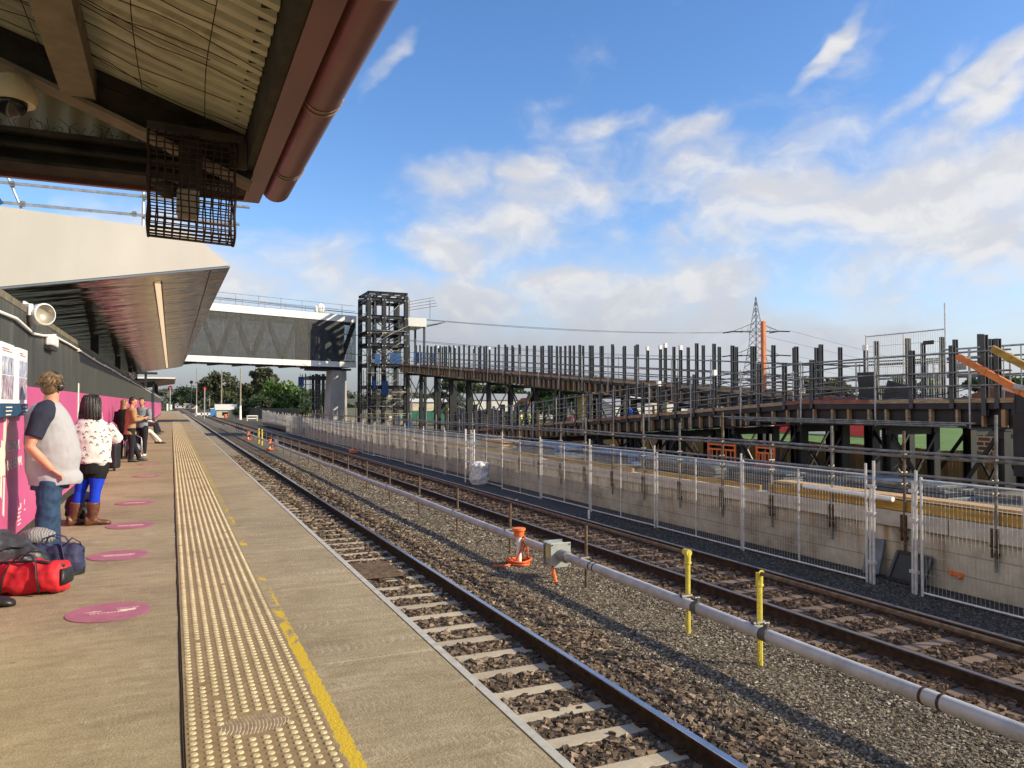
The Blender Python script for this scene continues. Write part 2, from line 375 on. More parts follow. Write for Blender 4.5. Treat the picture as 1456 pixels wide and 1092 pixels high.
m_st1 = stone_mat('brown_ballast_stone',[(0,(.035,.026,.018)),(.45,(.105,.076,.053)),(.8,(.22,.16,.11)),(1,(.38,.29,.21))])
m_st2 = stone_mat('rusty_ballast_stone',[(0,(.045,.028,.019)),(.5,(.10,.063,.042)),(.85,(.17,.115,.08)),(1,(.26,.18,.13))])
m_st3 = stone_mat('grey_gravel_stone',[(0,(.045,.036,.027)),(.5,(.155,.128,.095)),(.85,(.30,.255,.195)),(1,(.50,.46,.385))])
m_st4 = stone_mat('dark_rock_stone',[(0,(.035,.035,.035)),(.6,(.08,.078,.075)),(1,(.18,.17,.155))])
SLP = .60                                          # sleeper spacing
def not_on_sleeper(x,y):
    ph = np.abs((y-2.33+.3) % SLP-.3)
    return (ph > .125)|(rng.random(len(x)) < .012)
stones('ballast_stones', 15500, (1.72,3.90,3.0,17), .034, m_st1, lambda x,y: np.full(len(x),-1.375), 'dark brown crushed stone lying between the concrete sleepers', not_on_sleeper)
stones('shoulder_stones', 9500, (4.04,5.0,3.2,17), .034, m_st1, lambda x,y: np.full(len(x),-1.368), 'light brown crushed stone shoulder beside the shiny rail')
stones('gravel_stones', 60000, (4.75,6.95,3.2,15), .0155, m_st3, lambda x,y: np.full(len(x),-1.360), 'fine grey gravel spread under the pipe barrier')
stones('rusty_stones', 24000, (6.85,9.5,4.2,21), .034, m_st2, lambda x,y: np.full(len(x),-1.372), 'rust brown crushed stone around the far track', lambda x,y: not_on_sleeper(x,y)|(x<7.15)|(x>9.35))
stones('crushed_stones', 16000, (9.4,11.25,6,18), .016, m_st4, lambda x,y: np.full(len(x),-1.404), 'dark crushed rock along the foot of the wall')

stones('far_ballast_stones', 9000, (1.72,4.95,17,46), .055, m_st1, lambda x,y: np.full(len(x),-1.385), 'brown crushed stone along the farther part of the near track', lambda x,y: (not_on_sleeper(x,y)|(x>4.05))&((x<3.9)|(x>4.05)))
stones('far_gravel_stones', 14000, (4.75,6.95,15,42), .027, m_st3, lambda x,y: np.full(len(x),-1.366), 'grey gravel along the farther part of the pipe barrier')
stones('far_rusty_stones', 11000, (6.85,9.5,21,52), .055, m_st2, lambda x,y: np.full(len(x),-1.385), 'rust brown crushed stone along the farther part of the far track', lambda x,y: not_on_sleeper(x,y)|(x<7.15)|(x>9.35))

# ------------------------------------------------------------------ platform
def platform_mat():
    t = MT('worn_platform_concrete'); v = t.ob(world=True); x,y,z = t.xyz(True)[:3]
    st = t.noise(t.ob((1.1,4.2,1),True), 2.4, 8, .72); fine = t.noise(v, 60, 4, .7); big = t.noise(v,.55,5,.6); blot = t.noise(v,3.1,5,.65)
    c = t.ramp(st,[(.26,(.265,.205,.118)),(.5,(.395,.32,.198)),(.74,(.52,.43,.282))])
    c = t.mix(t.range(big,.36,.66,0,.62), c, (.20,.157,.096))
    c = t.mix(t.range(fine,.33,.72,0,.34), c, (.15,.118,.076))
    grit = t.noise(v,190,3,.8); c = t.mix(t.range(grit,.52,.70,0,.45), c, (.62,.54,.41)); c = t.mix(t.range(grit,.46,.30,0,.45), c, (.12,.095,.06))
    gum = t.vor(v,2.3,'Distance'); c = t.mix(t.range(gum,.035,.05,.45,0), c, (.12,.10,.08)); blk = t.noise(v,1.1,9,.78); c = t.mix(t.range(blk,.53,.68,0,.42), c, (.175,.138,.085)); mid = t.noise(v,14,5,.75); c = t.mix(t.range(mid,.54,.70,0,.40), c, (.19,.15,.095)); c = t.mix(t.range(mid,.44,.30,0,.32), c, (.58,.49,.34))
    jn = t.math('ABSOLUTE', t.math('SUBTRACT', t.math('PINGPONG', t.math('ADD', y, t.math('MULTIPLY', t.noise(v,2.1,3), .05)), 1.9), .9)); c = t.mix(t.math('MULTIPLY', t.range(jn,.006,.016,.38,0), t.range(x,.8,.86)), c, (.60,.53,.42))
    c = t.mix(t.range(blot,.60,.70,0,.30), c, (.54,.47,.35))
    sc_ = t.noise(t.ob((1.5,5.5,1),True),1.9,8,.74); c = t.mix(t.range(sc_,.58,.72,0,.30), c, (.60,.52,.39))
    c = t.mix(t.range(sc_,.40,.28,0,.18), c, (.13,.10,.06))
    # trowel arcs: rings of many overlapping circles, only between the tactile strip and the edge
    wy_ = t.math('ADD', y, t.math('MULTIPLY', t.math('SUBTRACT', t.noise(v,.9,2), .5), .5)); wx_ = t.math('ADD', x, t.math('MULTIPLY', t.math('SUBTRACT', t.noise(v,3.3,2), .5), .16))
    vv = t.math('MULTIPLY', t.math('SUBTRACT', t.math('FRACT', t.math('DIVIDE', wy_, .27)), .5), 2.15); dome = t.math('SQRT', t.math('SUBTRACT', 1.0, t.math('MULTIPLY', vv, vv), True), None)
    ph = t.math('FRACT', t.math('DIVIDE', t.math('SUBTRACT', wx_, t.math('MULTIPLY', dome, .085)), .052)); ring = t.math('MULTIPLY', t.range(t.math('ABSOLUTE', t.math('SUBTRACT', ph, .5)), .05, .26, 1, 0), t.range(dome, .05, .3))
    arc = t.math('MULTIPLY', ring, t.math('MULTIPLY', t.range(t.noise(t.ob((.8,2.6,1),True),1.5,4,.65),.46,.62,0,.62), t.range(fine,.35,.6)))
    arc = t.math('MULTIPLY', arc, t.range(x,.8,.86))
    c = t.mix(arc, c, (.56,.51,.42))
    # two pale scraped trails
    # worn yellow line
    wob = t.noise(v,9,4,.7); xe = t.math('ADD', x, t.math('MULTIPLY', t.math('SUBTRACT',wob,.5), .06))
    inn = t.math('MULTIPLY', t.range(xe,.712,.716), t.range(xe,.786,.780))
    wear = t.math('ADD', t.noise(t.ob((1,.45,1),True),5.5,4,.65), t.range(y,3.4,6.6,.30,-.04))
    wear = t.math('ADD', wear, t.math('MULTIPLY', t.range(fine,.6,.7),-.25))
    c = t.mix(t.math('MULTIPLY', inn, t.range(wear,.5,.58)), c, (.62,.43,.045))
    c = t.mix(t.math('MULTIPLY', inn, t.range(y,9,14,0,.42)), c, (.42,.33,.10))
    # grime band along both sides of the tactile strip
    t.b.inputs['Specular IOR Level'].default_value = .15; t.color(c); t.rough(t.range(fine,.3,.7,.80,.97)); t.bump(t.math('ADD', fine, t.math('MULTIPLY', st, .7)), .014, .7); return t.m
m_plat = platform_mat()
m_edge = mat('pale_edge_coping', (.44,.43,.39), .75, 0, .15, 9, .2, 60)
mb = MB(); mb.box(-3.2,1.535,-4,196,-1.5,0.0); struct(mb,'platform',m_plat)
mb = MB()
for k in range(100): mb.box(1.545,1.592,-4+k*2.0,-4+k*2.0+1.985,-.16,.002)
struct(mb,'platform_coping',m_edge)
# hairline crack at the left edge of the tactile strip
def dome_mat(name, lo, hi):
    t = MT(name); v = t.ob(world=True); n = t.noise(v,30,4); b = t.noise(v,1.7,4)
    c = t.ramp(n,[(.3,lo),(.7,hi)]); gr = t.noise(v,.9,7,.75); c = t.mix(t.range(b,.4,.7,0,.35),c,tuple(x*.7 for x in lo)); t.color(t.mix(t.range(gr,.52,.66,0,.5),c,(.17,.125,.075))); t.rough(.75); return t.m
m_tbase = dome_mat('tan_tactile_tile', (.215,.145,.066), (.345,.24,.12)); m_tdome = dome_mat('cream_tactile_dome', (.42,.35,.20), (.64,.555,.35))
TX0, TX1 = .075, .70
def tactile():
    mb = MB(); y = 1.8
    while y < 79:
        mb.cm = 0; mb.box(TX0,TX1,y,y+.598,.0005,.0075); y += .6
    nb = len(mb.v)
    # domes
    ncol = 10; pitch = (TX1-TX0)/ncol; rows = int((79-1.8)/.06)
    cx = TX0+pitch*(np.arange(ncol)+.5); cy = 1.83+.06*np.arange(rows)
    X,Y = np.meshgrid(cx,cy); X = X.ravel(); Y = Y.ravel(); n = len(X); k = 8
    gone = ((np.abs(X-.39)/.165)**2+(np.abs(Y-3.93)/.125)**2 < 1)|(rng.random(n)<.004)
    X, Y = X[~gone], Y[~gone]; n = len(X)
    ang = np.arange(k)*2*np.pi/k; rr = [(.0190,.0075),(.0170,.0122),(.0115,.0145)]
    hs_ = .75+.25*rng.random(n)
    V = np.concatenate([np.stack([X[:,None]+r*np.cos(ang),Y[:,None]+r*np.sin(ang),np.repeat((.0075+(z-.0075)*hs_)[:,None],k,1)],-1) for r,z in rr],1).reshape(-1,3)
    F = []; o = np.arange(n)*(3*k)
    for j in range(2):
        for i in range(k): F.append(np.stack([o+j*k+i,o+j*k+(i+1)%k,o+(j+1)*k+(i+1)%k,o+(j+1)*k+i],1))
    F = np.concatenate(F); T_ = np.stack([o+2*k+i for i in range(k)],1)
    mb.v += [tuple(p) for p in V.tolist()]; mb.f += [tuple(q) for q in (F+nb).tolist()]+[tuple(q) for q in (T_+nb).tolist()]
    mb.m += [1]*(len(F)+len(T_))
    # worn patch: ridged smear of old adhesive across the missing domes
    o = struct(mb,'tactile_paving',[m_tbase,m_tdome])
    return o
tactile()
mb = MB()
for i in range(19):
    x = .235+i*.0172; w = .118*math.sqrt(max(.06,1-((i-9)/10)**2))
    mb.path([(x-.020,3.93-w,.0042),(x-.004,3.93-w*.4,.0050),(x,3.93+w*.2,.0050),(x-.012,3.93+w,.0042)],.0050,5)
single(mb,'worn_patch',mat('grey_adhesive_smear',(.50,.42,.32),.8,0,.3,30),'ribbed grey oval of old glue where tactile domes are missing','glue patch')
mb = MB()
for i in range(60):
    y = 2.0+i*.75; mb.path([(TX0-.012+random.uniform(-.004,.004),y,.001),(TX0-.010+random.uniform(-.005,.005),y+.37,.001),(TX0-.012,y+.75,.001)],.006,4)
struct(mb,'joint_gap',mat('dark_joint',(.035,.027,.02),.9))
# far ramp of the platform and the awning shade lie beyond; pink floor stickers
m_pinkvinyl = mat('worn_pink_vinyl', (.37,.125,.185), .6, 0, .14, 5, .05, 60, spot=(28,.66), spotcol=(.33,.19,.17))
m_printw = mat('cream_print', (.72,.62,.50), .6, 0, .15, 30)
def sticker(x,y,r,label,kind):
    t = thing('floor_sticker',label,'floor sticker',(x,y,.003),0,'round pink stickers in a row on the platform')
    mb = MB(); mb.lathe((0,0,0),[(r,0),(r,.0025)],48); build(mb,'disc',m_pinkvinyl,t,None,True)
    mb = MB(); rr = random.Random(int(y*10))
    if kind == 0:                                 # bird-like emblem, star, two worn lines
        mb.prism([(.05,.02,.003),(.09,.035,.003),(.13,.03,.003),(.17,.045,.003),(.185,.03,.003),(.175,.005,.003),(.17,-.012,.003),(.06,-.018,.003),(.09,.004,.003)],(0,0,.0015))
        mb.prism([(-.16,.02,.003),(-.11,.028,.003),(-.10,.05,.003),(-.085,.03,.003),(-.05,.026,.003),(-.085,.018,.003)],(0,0,.0015))
        rows = [(-.125,.13,-.03,.014),(.05,.19,.075,.009)]
    else: rows = [(-.15,.15,.03,.016),(-.13,.15,-.005,.02),(-.15,.13,-.045,.014)]
    for x0,x1,yy,h in rows:
        q = x0
        while q < x1:
            w = rr.uniform(.008,.02); mb.box(q,q+w,yy-h/2+rr.uniform(0,h*.3),yy+h/2,.003,.0045); q += w+rr.uniform(.004,.011)
    build(mb,'worn_print',m_printw,t,None,True); return t
for i,(x,y,l) in enumerate([(-.41,6.48,'pink floor sticker with a white emblem, closest to the bottom edge'),
        (-.48,8.86,'pink floor sticker just right of the navy bag'),(-.46,10.97,'pink floor sticker beside the brown boots'),
        (-.51,13.45,'pink floor sticker just beyond the brown boots'),(-.47,18.35,'thin looking pink floor sticker, second farthest of the row'),(-.50,21.95,'pink floor sticker nearest the man in the tan coat')]):
    sticker(x,y,.285,l,0 if i==0 else 1)

# ------------------------------------------------------------------ railway tracks
def sleeper_mat(name, c):
    t = MT(name); v = t.ob(); n = t.noise(v,5,6,.65); f = t.noise(v,70,3)
    g = t.N.new('ShaderNodeObjectInfo')
    cc = t.ramp(n,[(.3,tuple(x*.72 for x in c)),(.7,c)]); cc = t.mix(t.range(f,.4,.75,0,.3), cc, (.12,.09,.065))
    cc = t.mix(t.math('MULTIPLY',g.outputs['Random'],.28), cc, (.13,.10,.075)); t.color(cc); t.rough(.85); t.bump(f,.004,.5); return t.m
m_slp1 = sleeper_mat('pale_concrete_sleeper',(.56,.475,.345)); m_slp2 = sleeper_mat('rust_stained_sleeper',(.215,.145,.10))
def rail_mb(x, y0, y1, zt=-1.2, h=.157):
    prof = [(-.070,-h),(.070,-h),(.070,-h+.012),(.010,-h+.030),(.009,-.045),(.036,-.036),(.036,-.008),(.030,-.001),(-.030,-.001),(-.036,-.008),(-.036,-.036),(-.009,-.045),(-.010,-h+.030),(-.070,-h+.012)]
    mb = MB(); ys = [y0,y1]; n = len(prof)
    vs = [(x+a,y,zt+b) for y in ys for a,b in prof]
    for k in range(n):
        mb.cm = 1 if k in (7,8,) else 0
        mb.add([vs[k],vs[(k+1)%n],vs[n+(k+1)%n],vs[n+k]],[(0,1,2,3)])
    return mb
def track(xa, xb, label, msl, name='railway_track', shiny=True):
    t = thing(name,label,'railway track',((xa+xb)/2,2.0,-1.365)); xc = (xa+xb)/2
    for x in (xa,xb): build(rail_mb(x,-3,900),'rail',[m_railside,m_railtop if shiny else mat('dull_rail_head',(.23,.20,.18),.4,.6,.15,8)],t,None)
    mb = MB(); mb.prism([(-1.18,-.105,-.16),(-1.18,.105,-.16),(-1.18,.09,.004),(-1.18,-.09,.004)],(2.36,0,0))
    for sx in (xa-xc,xb-xc):                      # rail seats a little higher
        mb.prism([(sx-.14,-.088,.005),(sx-.14,.088,.005),(sx-.14,.078,.012),(sx-.14,-.078,.012)],(.28,0,0))
    s0 = build(mb,'sleeper',msl,t,None,True,.006)
    clips = []
    for sx in (xa-xc,xb-xc):
        for sg in (-1,1):
            cb = MB(); x = sx+sg*.10; cb.box(x-.03,x+.03,-.045,.045,.012,.030)
            cb.path([(x-sg*.045,-.03,.034),(x+sg*.02,-.035,.045),(x+sg*.035,0,.040),(x+sg*.02,.035,.045),(x-sg*.045,.03,.034)],.0095,6); clips.append(build(cb,'rail_clip',m_rust,s0,40,True))
    for k in range(100):
        if k == 0: s = s0
        else:
            s = s0.copy(); COL.objects.link(s); s.parent = t
            if k < 16:
                for c0 in clips: c = c0.copy(); COL.objects.link(c); c.parent = s
        s.location = (0,k*SLP+.13-1.8+2.0,random.uniform(-.004,.004))
        s.rotation_euler.z = random.uniform(-.012,.012)
    fb = MB()
    for k in range(100,420): fb.box(xc-1.18,xc+1.18,2+k*SLP+.13-.1-.0+.2,2+k*SLP+.13+.1+.2,-1.45,-1.361)
    o = build(fb,'distant_sleeper',msl,t,None); o['kind'] = 'stuff'
    return t
track(2.49,3.995,'railway track with shiny rails and pale sleepers beside the platform edge',m_slp1)
track(7.565,9.07,'rust brown railway track in front of the mesh fence',m_slp2,'railway_track',False)
# metal step grid lying against the platform between the rails
t = thing('track_grating','dark slatted metal grating lying on sleepers by the platform edge','grating',(3.2,13.0,-1.345))
mb = MB()
for k in range(7): mb.bar((2.75,12.45+k*.17,-1.27),(3.55,12.45+k*.17,-1.27),.05,.045)
build(mb,'slat_bars',m_rustpost,t)
mb = MB()
for x in (2.74,3.15,3.56): mb.box(x-.022,x+.022,12.38,13.55,-1.352,-1.294)
build(mb,'bearer',m_rust,t)
# ------------------------------------------------------------------ pipe barrier between the tracks
BX = 6.0; GZ = -1.36
PY = [6.75,8.05]+[10.67+2.98*k for k in range(0,32)]
def barrier(posts, label, yellow_first, rail_to, yellow_at):
    t = thing('post_barrier',label,'barrier',(BX,posts[0],GZ))
    for i,y in enumerate(posts):
        yel = y in yellow_at; mb = MB(); lean = random.uniform(-.012,.012)
        r = .032 if yel else .026
        mb.tube((BX+.02,y,GZ-.05),(BX+.02+lean,y+lean,-.345 if yel else -.335),r,10)
        p = build(mb,'yellow_post' if yel else 'post',m_yellow if yel else m_rustpost,t)
        if yel:
            mb = MB(); s = 1 if y > 7 else -1
            mb.tube((BX+.02,y-.035,-.335),(BX+.02,y+.05*s+.02,-.335),.043,12); mb.tube((BX+.02,y,-.46),(BX+.02,y,-.33),.040,12); mb.tube((BX+.02,y,-.475),(BX+.02,y,-.455),.046,12)
            build(mb,'tee_fitting',m_yellow,p)
        mb = MB(); mb.tube((BX-.10,y-.02,-.875),(BX+.06,y-.02,-.875),.028,8); mb.tube((BX-.062,y,-.93),(BX-.062,y+.03,-.86),.018,6)
        build(mb,'clamp',mat('dark_clamp',(.12,.115,.11),.5,.4,.2,9) if i == 0 else bpy.data.materials['dark_clamp'],p)
    mb = MB(); y0,y1 = rail_to; ys = np.linspace(y0,y1,max(2,int((y1-y0)/3)))
    mb.path([(BX+.02+random.uniform(-.006,.006),y,-.335+random.uniform(-.006,.006)) for y in ys],.024,8)
    build(mb,'top_rail',m_rustpost,t); return t
barrier(PY[1:],'long brown post barrier with one yellow end post, running into the distance','y',(8.05,100),(8.05,))
t = barrier([6.75,3.6,.6],'short barrier starting at the yellow post with the hanging chain',True,(-1,6.75),(6.75,))
def chain(top, n, step, sway):
    mb = MB(); p = Vector(top)
    for k in range(n):
        a = k % 2; c = p-Vector((sway*math.sin(k*.13),0,k*step)); pts = []
        for q in range(9):
            an = 2*math.pi*q/8; u = .011*math.cos(an); w = .019*math.sin(an)
            pts.append(c+(Vector((u,0,w)) if a else Vector((0,u,w))))
        mb.path(pts,.0038,5,False)
    return mb
mb = chain((BX-.035,6.70,-.40),31,.029,.01)
single(mb,'safety_chain',m_yellow,'yellow chain hanging down beside the yellow barrier post','chain')
# conduit pipe
t = thing('conduit_pipe','long grey pipe clamped low along the barrier between the tracks','pipe',(BX-.02,8,-.94))
mb = MB(); ys = [-1]+[3+.99*k for k in range(0,98)]
mb.path([(BX-.075+.006*math.sin(y*.9),y,-.945+.008*math.sin(y*.7)) for y in ys],.070,16)
t_pipe = MT('grey_pvc_conduit'); v = t_pipe.ob(); n_ = t_pipe.noise(v,3,6,.7)
t_pipe.color(t_pipe.ramp(n_,[(.32,(.29,.285,.28)),(.52,(.43,.43,.44)),(.75,(.55,.54,.53))])); t_pipe.rough(.42); m_pipe = t_pipe.m
build(mb,'pipe_run',m_pipe,t,180)
for y in (4.45,4.62,10.20,10.32,6.58,7.78):
    mb = MB(); mb.tube((BX-.075+.006*math.sin(y*.9),y,-.945+.008*math.sin(y*.7)),(BX-.075+.006*math.sin(y*.9),y+.025,-.945+.008*math.sin(y*.7)),.075,16); build(mb,'joint_ring',m_rust if y<6 else m_black,t)
for y in (6.55,7.75):
    mb = MB(); mb.tube((BX-.075,y-.05,-.945),(BX-.075,y+.03,-.945),.081,16); mb.tube((BX-.075,y-.01,-.87),(BX-.075,y-.01,-.82),.022,8); mb.tube((BX-.11,y-.01,-.825),(BX-.04,y-.01,-.825),.014,6)
    build(mb,'swivel_clamp',bpy.data.materials['dark_clamp'],t)
# junction box on the pipe
t = thing('junction_box','grey steel junction box fixed on the pipe next to an orange topped stand','junction box',(BX-.07,11.55,-1.22))
mb = MB(); mb.box(BX-.225,BX+.075,11.38,11.62,-1.12,-.77); build(mb,'cabinet_body',mat('grey_galvanised_box',(.40,.42,.39),.45,.3,.12,8),t,None,False,.008)
mb = MB(); mb.box(BX-.26,BX+.11,11.345,11.372,-1.15,-.745); build(mb,'front_plate',mat('pale_box_plate',(.47,.49,.46),.4,.3,.1,8),t,None,False,.004)
mb = MB(); mb.box(BX-.25,BX+.10,11.63,11.65,-1.15,-.74); build(mb,'back_plate',m_galv,t)
mb = MB(); mb.tube((BX-.075,11.10,-.945),(BX-.075,11.33,-.945),.098,16); build(mb,'gland_collar',mat('dark_grey_collar',(.22,.225,.23),.5,0,.1,8),t)
mb = MB()
for dx in (-.235,.085):
    for z in (-1.12,-.775): mb.tube((BX+dx,11.33,z),(BX+dx,11.346,z),.012,8)
build(mb,'bolt_heads',m_steel_dark,t)
mb = MB(); mb.box(BX-.242,BX-.227,11.42,11.58,-1.0,-.82); build(mb,'side_label',mat('pale_yellow_label',(.55,.52,.22),.6),t)
mb = MB(); mb.path([(BX-.22,11.40,-1.12),(BX-.25,11.25,-1.22),(BX-.28,11.12,-1.34)],.03,8); build(mb,'orange_cable',m_orange,t)
# orange topped stands with hose wrapped round the foot
def stand(x,y,s,label):
    t = thing('cable_stand',label,'cable stand',(x,y,GZ),0,'orange topped cable stands beside the barrier')
    mb = MB(); mb.tube((0,0,0),(0,0,.66*s),.052*s,14); build(mb,'white_tube',m_white,t,35,True)
    mb = MB(); mb.lathe((0,0,.54*s),[(.095*s,0),(.105*s,.10*s),(.128*s,.11*s),(.125*s,.15*s),(.10*s,.152*s)],18); build(mb,'cap',m_orange,t,35,True)
    mb = MB()
    for k,(r,z) in enumerate(((.21,.03),(.19,.065),(.22,.09))):
        mb.path([(r*s*math.cos(a)+.02*s*math.sin(3*a+k),r*s*math.sin(a),(z+.012*math.sin(2*a+k))*s) for a in np.linspace(0,6.3,22)],.022*s,7)
    for (a,b) in (((.09,.02,.56),(.20,.02,.06)),((.06,-.06,.5),(-.14,-.12,.05)),((.10,-.02,.53),(.06,-.06,.25))):
        mb.path([Vector(a)*s,(Vector(a)+Vector(b))*.5*s+Vector((.03,-.02,.02))*s,Vector(b)*s],.019*s,7)
    mb.path([(-.15*s,-.1*s,.04*s),(-.36*s,-.12*s,.03*s),(-.55*s,-.02*s,.02*s)],.02*s,7)
    build(mb,'hose',mat('orange_hose',(.72,.13,.035),.5,0,.2,14),t,180,True); return t
stand(5.80,12.75,.96,'orange topped white stand with orange hose coiled round its foot beside the junction box')
stand(5.75,51,1.0,'farther orange and white stand standing right of the pair of yellow posts')
stand(5.75,66,1.0,'farthest orange and white stand in the bridge shadow')
mb = MB(); mb.box(5.9,6.1,49.5,50.1,-1.2,-.65); single(mb,'junction_box',m_galv,'small distant grey box on the pipe by an orange stand','junction box',None,None)
for y,l in ((57,'nearer'),(59.2,'farther')):
    mb = MB(); mb.tube((BX-.1,y,GZ),(BX-.1,y,-.25),.055,10); mb.tube((BX-.1,y,-.25),(BX-.1,y,-.22),.07,10)
    single(mb,'yellow_bollard',m_yellow,'%s of two far yellow posts by the barrier'%l,'bollard','pair of yellow posts far along the barrier')

# ------------------------------------------------------------------ retaining wall and new platform under construction
def wall_mat():
    t = MT('stained_retaining_concrete'); v = t.ob(world=True); x,y,z = t.xyz(True)[:3]
    n = t.noise(t.ob((1,.8,.9),True),1.3,7,.66); f = t.noise(v,26,5,.7); drip = t.noise(t.ob((1,2.4,.22),True),1.5,6,.65)
    c = t.ramp(n,[(.30,(.21,.18,.135)),(.48,(.45,.405,.315)),(.68,(.63,.58,.47))])
    c = t.mix(t.math('MULTIPLY',t.range(drip,.52,.64,0,.9),t.range(z,-1.25,-.6,.2,1)), c, (.30,.18,.07))
    c = t.mix(t.math('MULTIPLY',t.range(t.noise(t.ob((1,.9,.5),True),2.3,5),.52,.62,0,.75),t.range(z,-1.1,-.5)), c, (.21,.19,.16))
    c = t.mix(t.range(f,.55,.8,0,.3), c, (.19,.16,.13))
    ln = None
    for zz in (-1.12,-.80): 
        k = t.math('ABSOLUTE', t.math('SUBTRACT', t.math('ADD', z, t.math('MULTIPLY', t.noise(t.ob((1,.6,1),True),1.2,2), .05)), zz+.025)); k = t.range(k,.004,.014,.55,0)
        ln = k if ln is None else t.math('ADD', ln, k)
    c = t.mix(ln, c, (.10,.085,.065)); t.color(c); t.rough(.9); t.bump(t.math('ADD',f,n),.012,.5); return t.m
m_wall = wall_mat()
t = thing('retaining_wall','stained concrete retaining wall behind the mesh fence with block capping','retaining wall',(11.45,30,-1.45))
mb = MB(); mb.box(11.30,11.62,-2,75,-1.62,-.53); build(mb,'wall_body',m_wall,t,None)
m_cap = mat('grey_capping_block',(.50,.455,.40),.85,0,.16,3,.25,30)
y = -1.0; k = 0
cap0 = None
while y < 74:
    mb = MB(); mb.box(11.235,11.5,y+.012,y+(2.36 if (k%3) else 1.12)-.012,-.522+random.uniform(-.004,.004),-.262); build(mb,'capping_block',m_cap,t,None,False,.008); y += 2.36 if (k%3) else 1.12; k += 1
mb = MB(); mb.box(11.51,15.6,-2,74,-.6,-.20); mb.box(11.51,22,74,110,-1.3,-.9); struct(mb,'new_platform',mat('dusty_site_slab',(.15,.135,.115),.9,0,.35,1.2,.3,20))
# yellow formwork beams and plank along the edge
yb = [(-1,6.0),(6.03,12.4),(12.6,17.2),(17.5,22.6),(23,29.5),(30,37),(38,46),(47,57),(58,66)]
for i,(a,b) in enumerate(yb):
    mb = MB(); z0 = -.25+(0 if i<2 else random.uniform(-.02,.01)); hh = .165 if i<2 else .10
    mb.box(11.27+.03*(i%2),11.33+.03*(i%2),a,b,z0,z0+hh)
    single(mb,'formwork_beam',m_lvl,'yellow timber beam lying on the wall capping, %s from the right edge'%ordn(i+1),'timber beam','yellow beams along the wall top',None,.004)
mb = MB(); mb.box(11.35,11.72,-1,12.3,-.05,-.015); single(mb,'plank',m_woodnew,'pale orange plank laid along the wall top near the right edge','plank')
mb = MB(); mb.box(11.80,12.1,-1,11.5,-.16,-.125); single(mb,'plank',m_wood,'weathered plank lying behind the pale orange plank','plank')
mb = MB(); mb.tube((11.2,9.3,-.06),(11.2,11.3,-.03),.045,12); single(mb,'white_pipe',m_white,'white plastic pipe lying on the wall top behind the fence opening','pipe')
# edge guard rail of scaffold tube
t = thing('scaffold_guardrail','scaffold tube guard rail along the edge of the new platform','guard rail',(11.3,30,-.9))
SY = [-.2+1.553*k for k in range(0,46)]
for i,y in enumerate(SY):
    mb = MB(); top = [1.05,1.15,.95,1.40,1.10,1.30][i%6]+random.uniform(-.05,.1)
    mb.tube((11.25,y,-.95),(11.25+random.uniform(-.015,.015),y+random.uniform(-.03,.03),top),.024,8)
    p = build(mb,'standard',m_galv_dull if i%3 else m_rustpost,t)
    if y < 30:
        for z in (.735,.385,.19): mb = MB(); mb.box(11.218,11.282,y-.04,y+.04,z-.035,z+.03); mb.tube((11.18,y,z+.025),(11.32,y,z+.025),.013,6); build(mb,'coupler',m_galv_dull,p)
    mb = MB(); mb.box(11.212,11.235,y-.06,y-.025,-.74,-.30); mb.box(11.212,11.235,y+.025,y+.06,-.74,-.30); mb.box(11.195,11.211,y-.07,y+.07,-.58,-.55); mb.box(11.236,11.30,y-.03,y+.03,-.72,-.67)
    build(mb,'wall_bracket',m_rust,p)
for z,x,r in ((.765,11.21,.024),(.69,11.29,.024),(.375,11.21,.024),(.19,11.29,.022)):
    mb = MB(); ys = [-1+1.5*k for k in range(48)]
    mb.path([(x+.012*math.sin(y*1.3+z),y,z+.012*math.sin(y*.8+z*5)) for y in ys],r,8); build(mb,'ledger',m_galv_dull,t,180)
# clutter on the new platform
for i,(x,y,sx,sy,m,l) in enumerate([(12.4,16.5,.5,1.6,m_plate,'grey steel sheets stacked on the new platform behind the third fence panel'),(12.7,20.5,.45,1.3,m_tarpblue,'blue wrapped bundle on the new platform'),(12.3,13.6,.4,.9,m_plate,'low stack of grey plates near the orange barrier'),(12.8,25.5,.6,1.7,m_tarpblue,'long blue bundle far along the new platform'),(13.2,10.6,.5,1.1,m_plate,'grey plate stack under the ramp at the right'),(12.6,29.5,.4,1.2,m_woodnew,'pile of pale timber on the new platform')]):
    mb = MB()
    for k in range(4):
        ox = random.uniform(-.06,.06); oy = random.uniform(-.1,.1); mb.box(x-sx+ox,x+sx+ox,y-sy+oy,y+sy+oy,-.198+.07*k,-.198+.07*k+.06)
    single(mb,'material_stack',m,l,'material stack',None,None,.006)
# leaning black boards, orange marker and white bag at the fence
t = thing('leaning_board','black framed board leaning on the concrete wall by the fence opening','board',(11.1,9.2,-1.36))
mb = MB(); mb.bar((11.02,8.93,-1.36),(11.26,8.93,-.93),.02,.62,(0,1,0)); build(mb,'board_panel',m_black,t)
mb = MB()
for a,b in (((11.01,8.62,-1.36),(11.25,8.62,-.93)),((11.01,9.25,-1.36),(11.25,9.25,-.93)),((11.01,8.62,-1.35),(11.01,9.25,-1.35)),((11.25,8.62,-.93),(11.25,9.25,-.93))): mb.bar(a,b,.05,.05)
build(mb,'board_frame',mat('dark_grey_rim',(.045,.047,.05),.45,0,.2,9),t)
mb = MB(); mb.bar((11.02,9.62,-1.36),(11.27,9.70,-.80),.03,.34,(0,1,0)); single(mb,'leaning_sheet',m_plate,'small grey sheet leaning on the wall left of the black board','sheet')
mb = MB(); mb.bar((11.285,8.36,-1.10),(11.285,8.12,-1.12),.02,.07); mb.path([(11.27,8.2,-1.1),(11.24,8.14,-1.16)],.025,6)
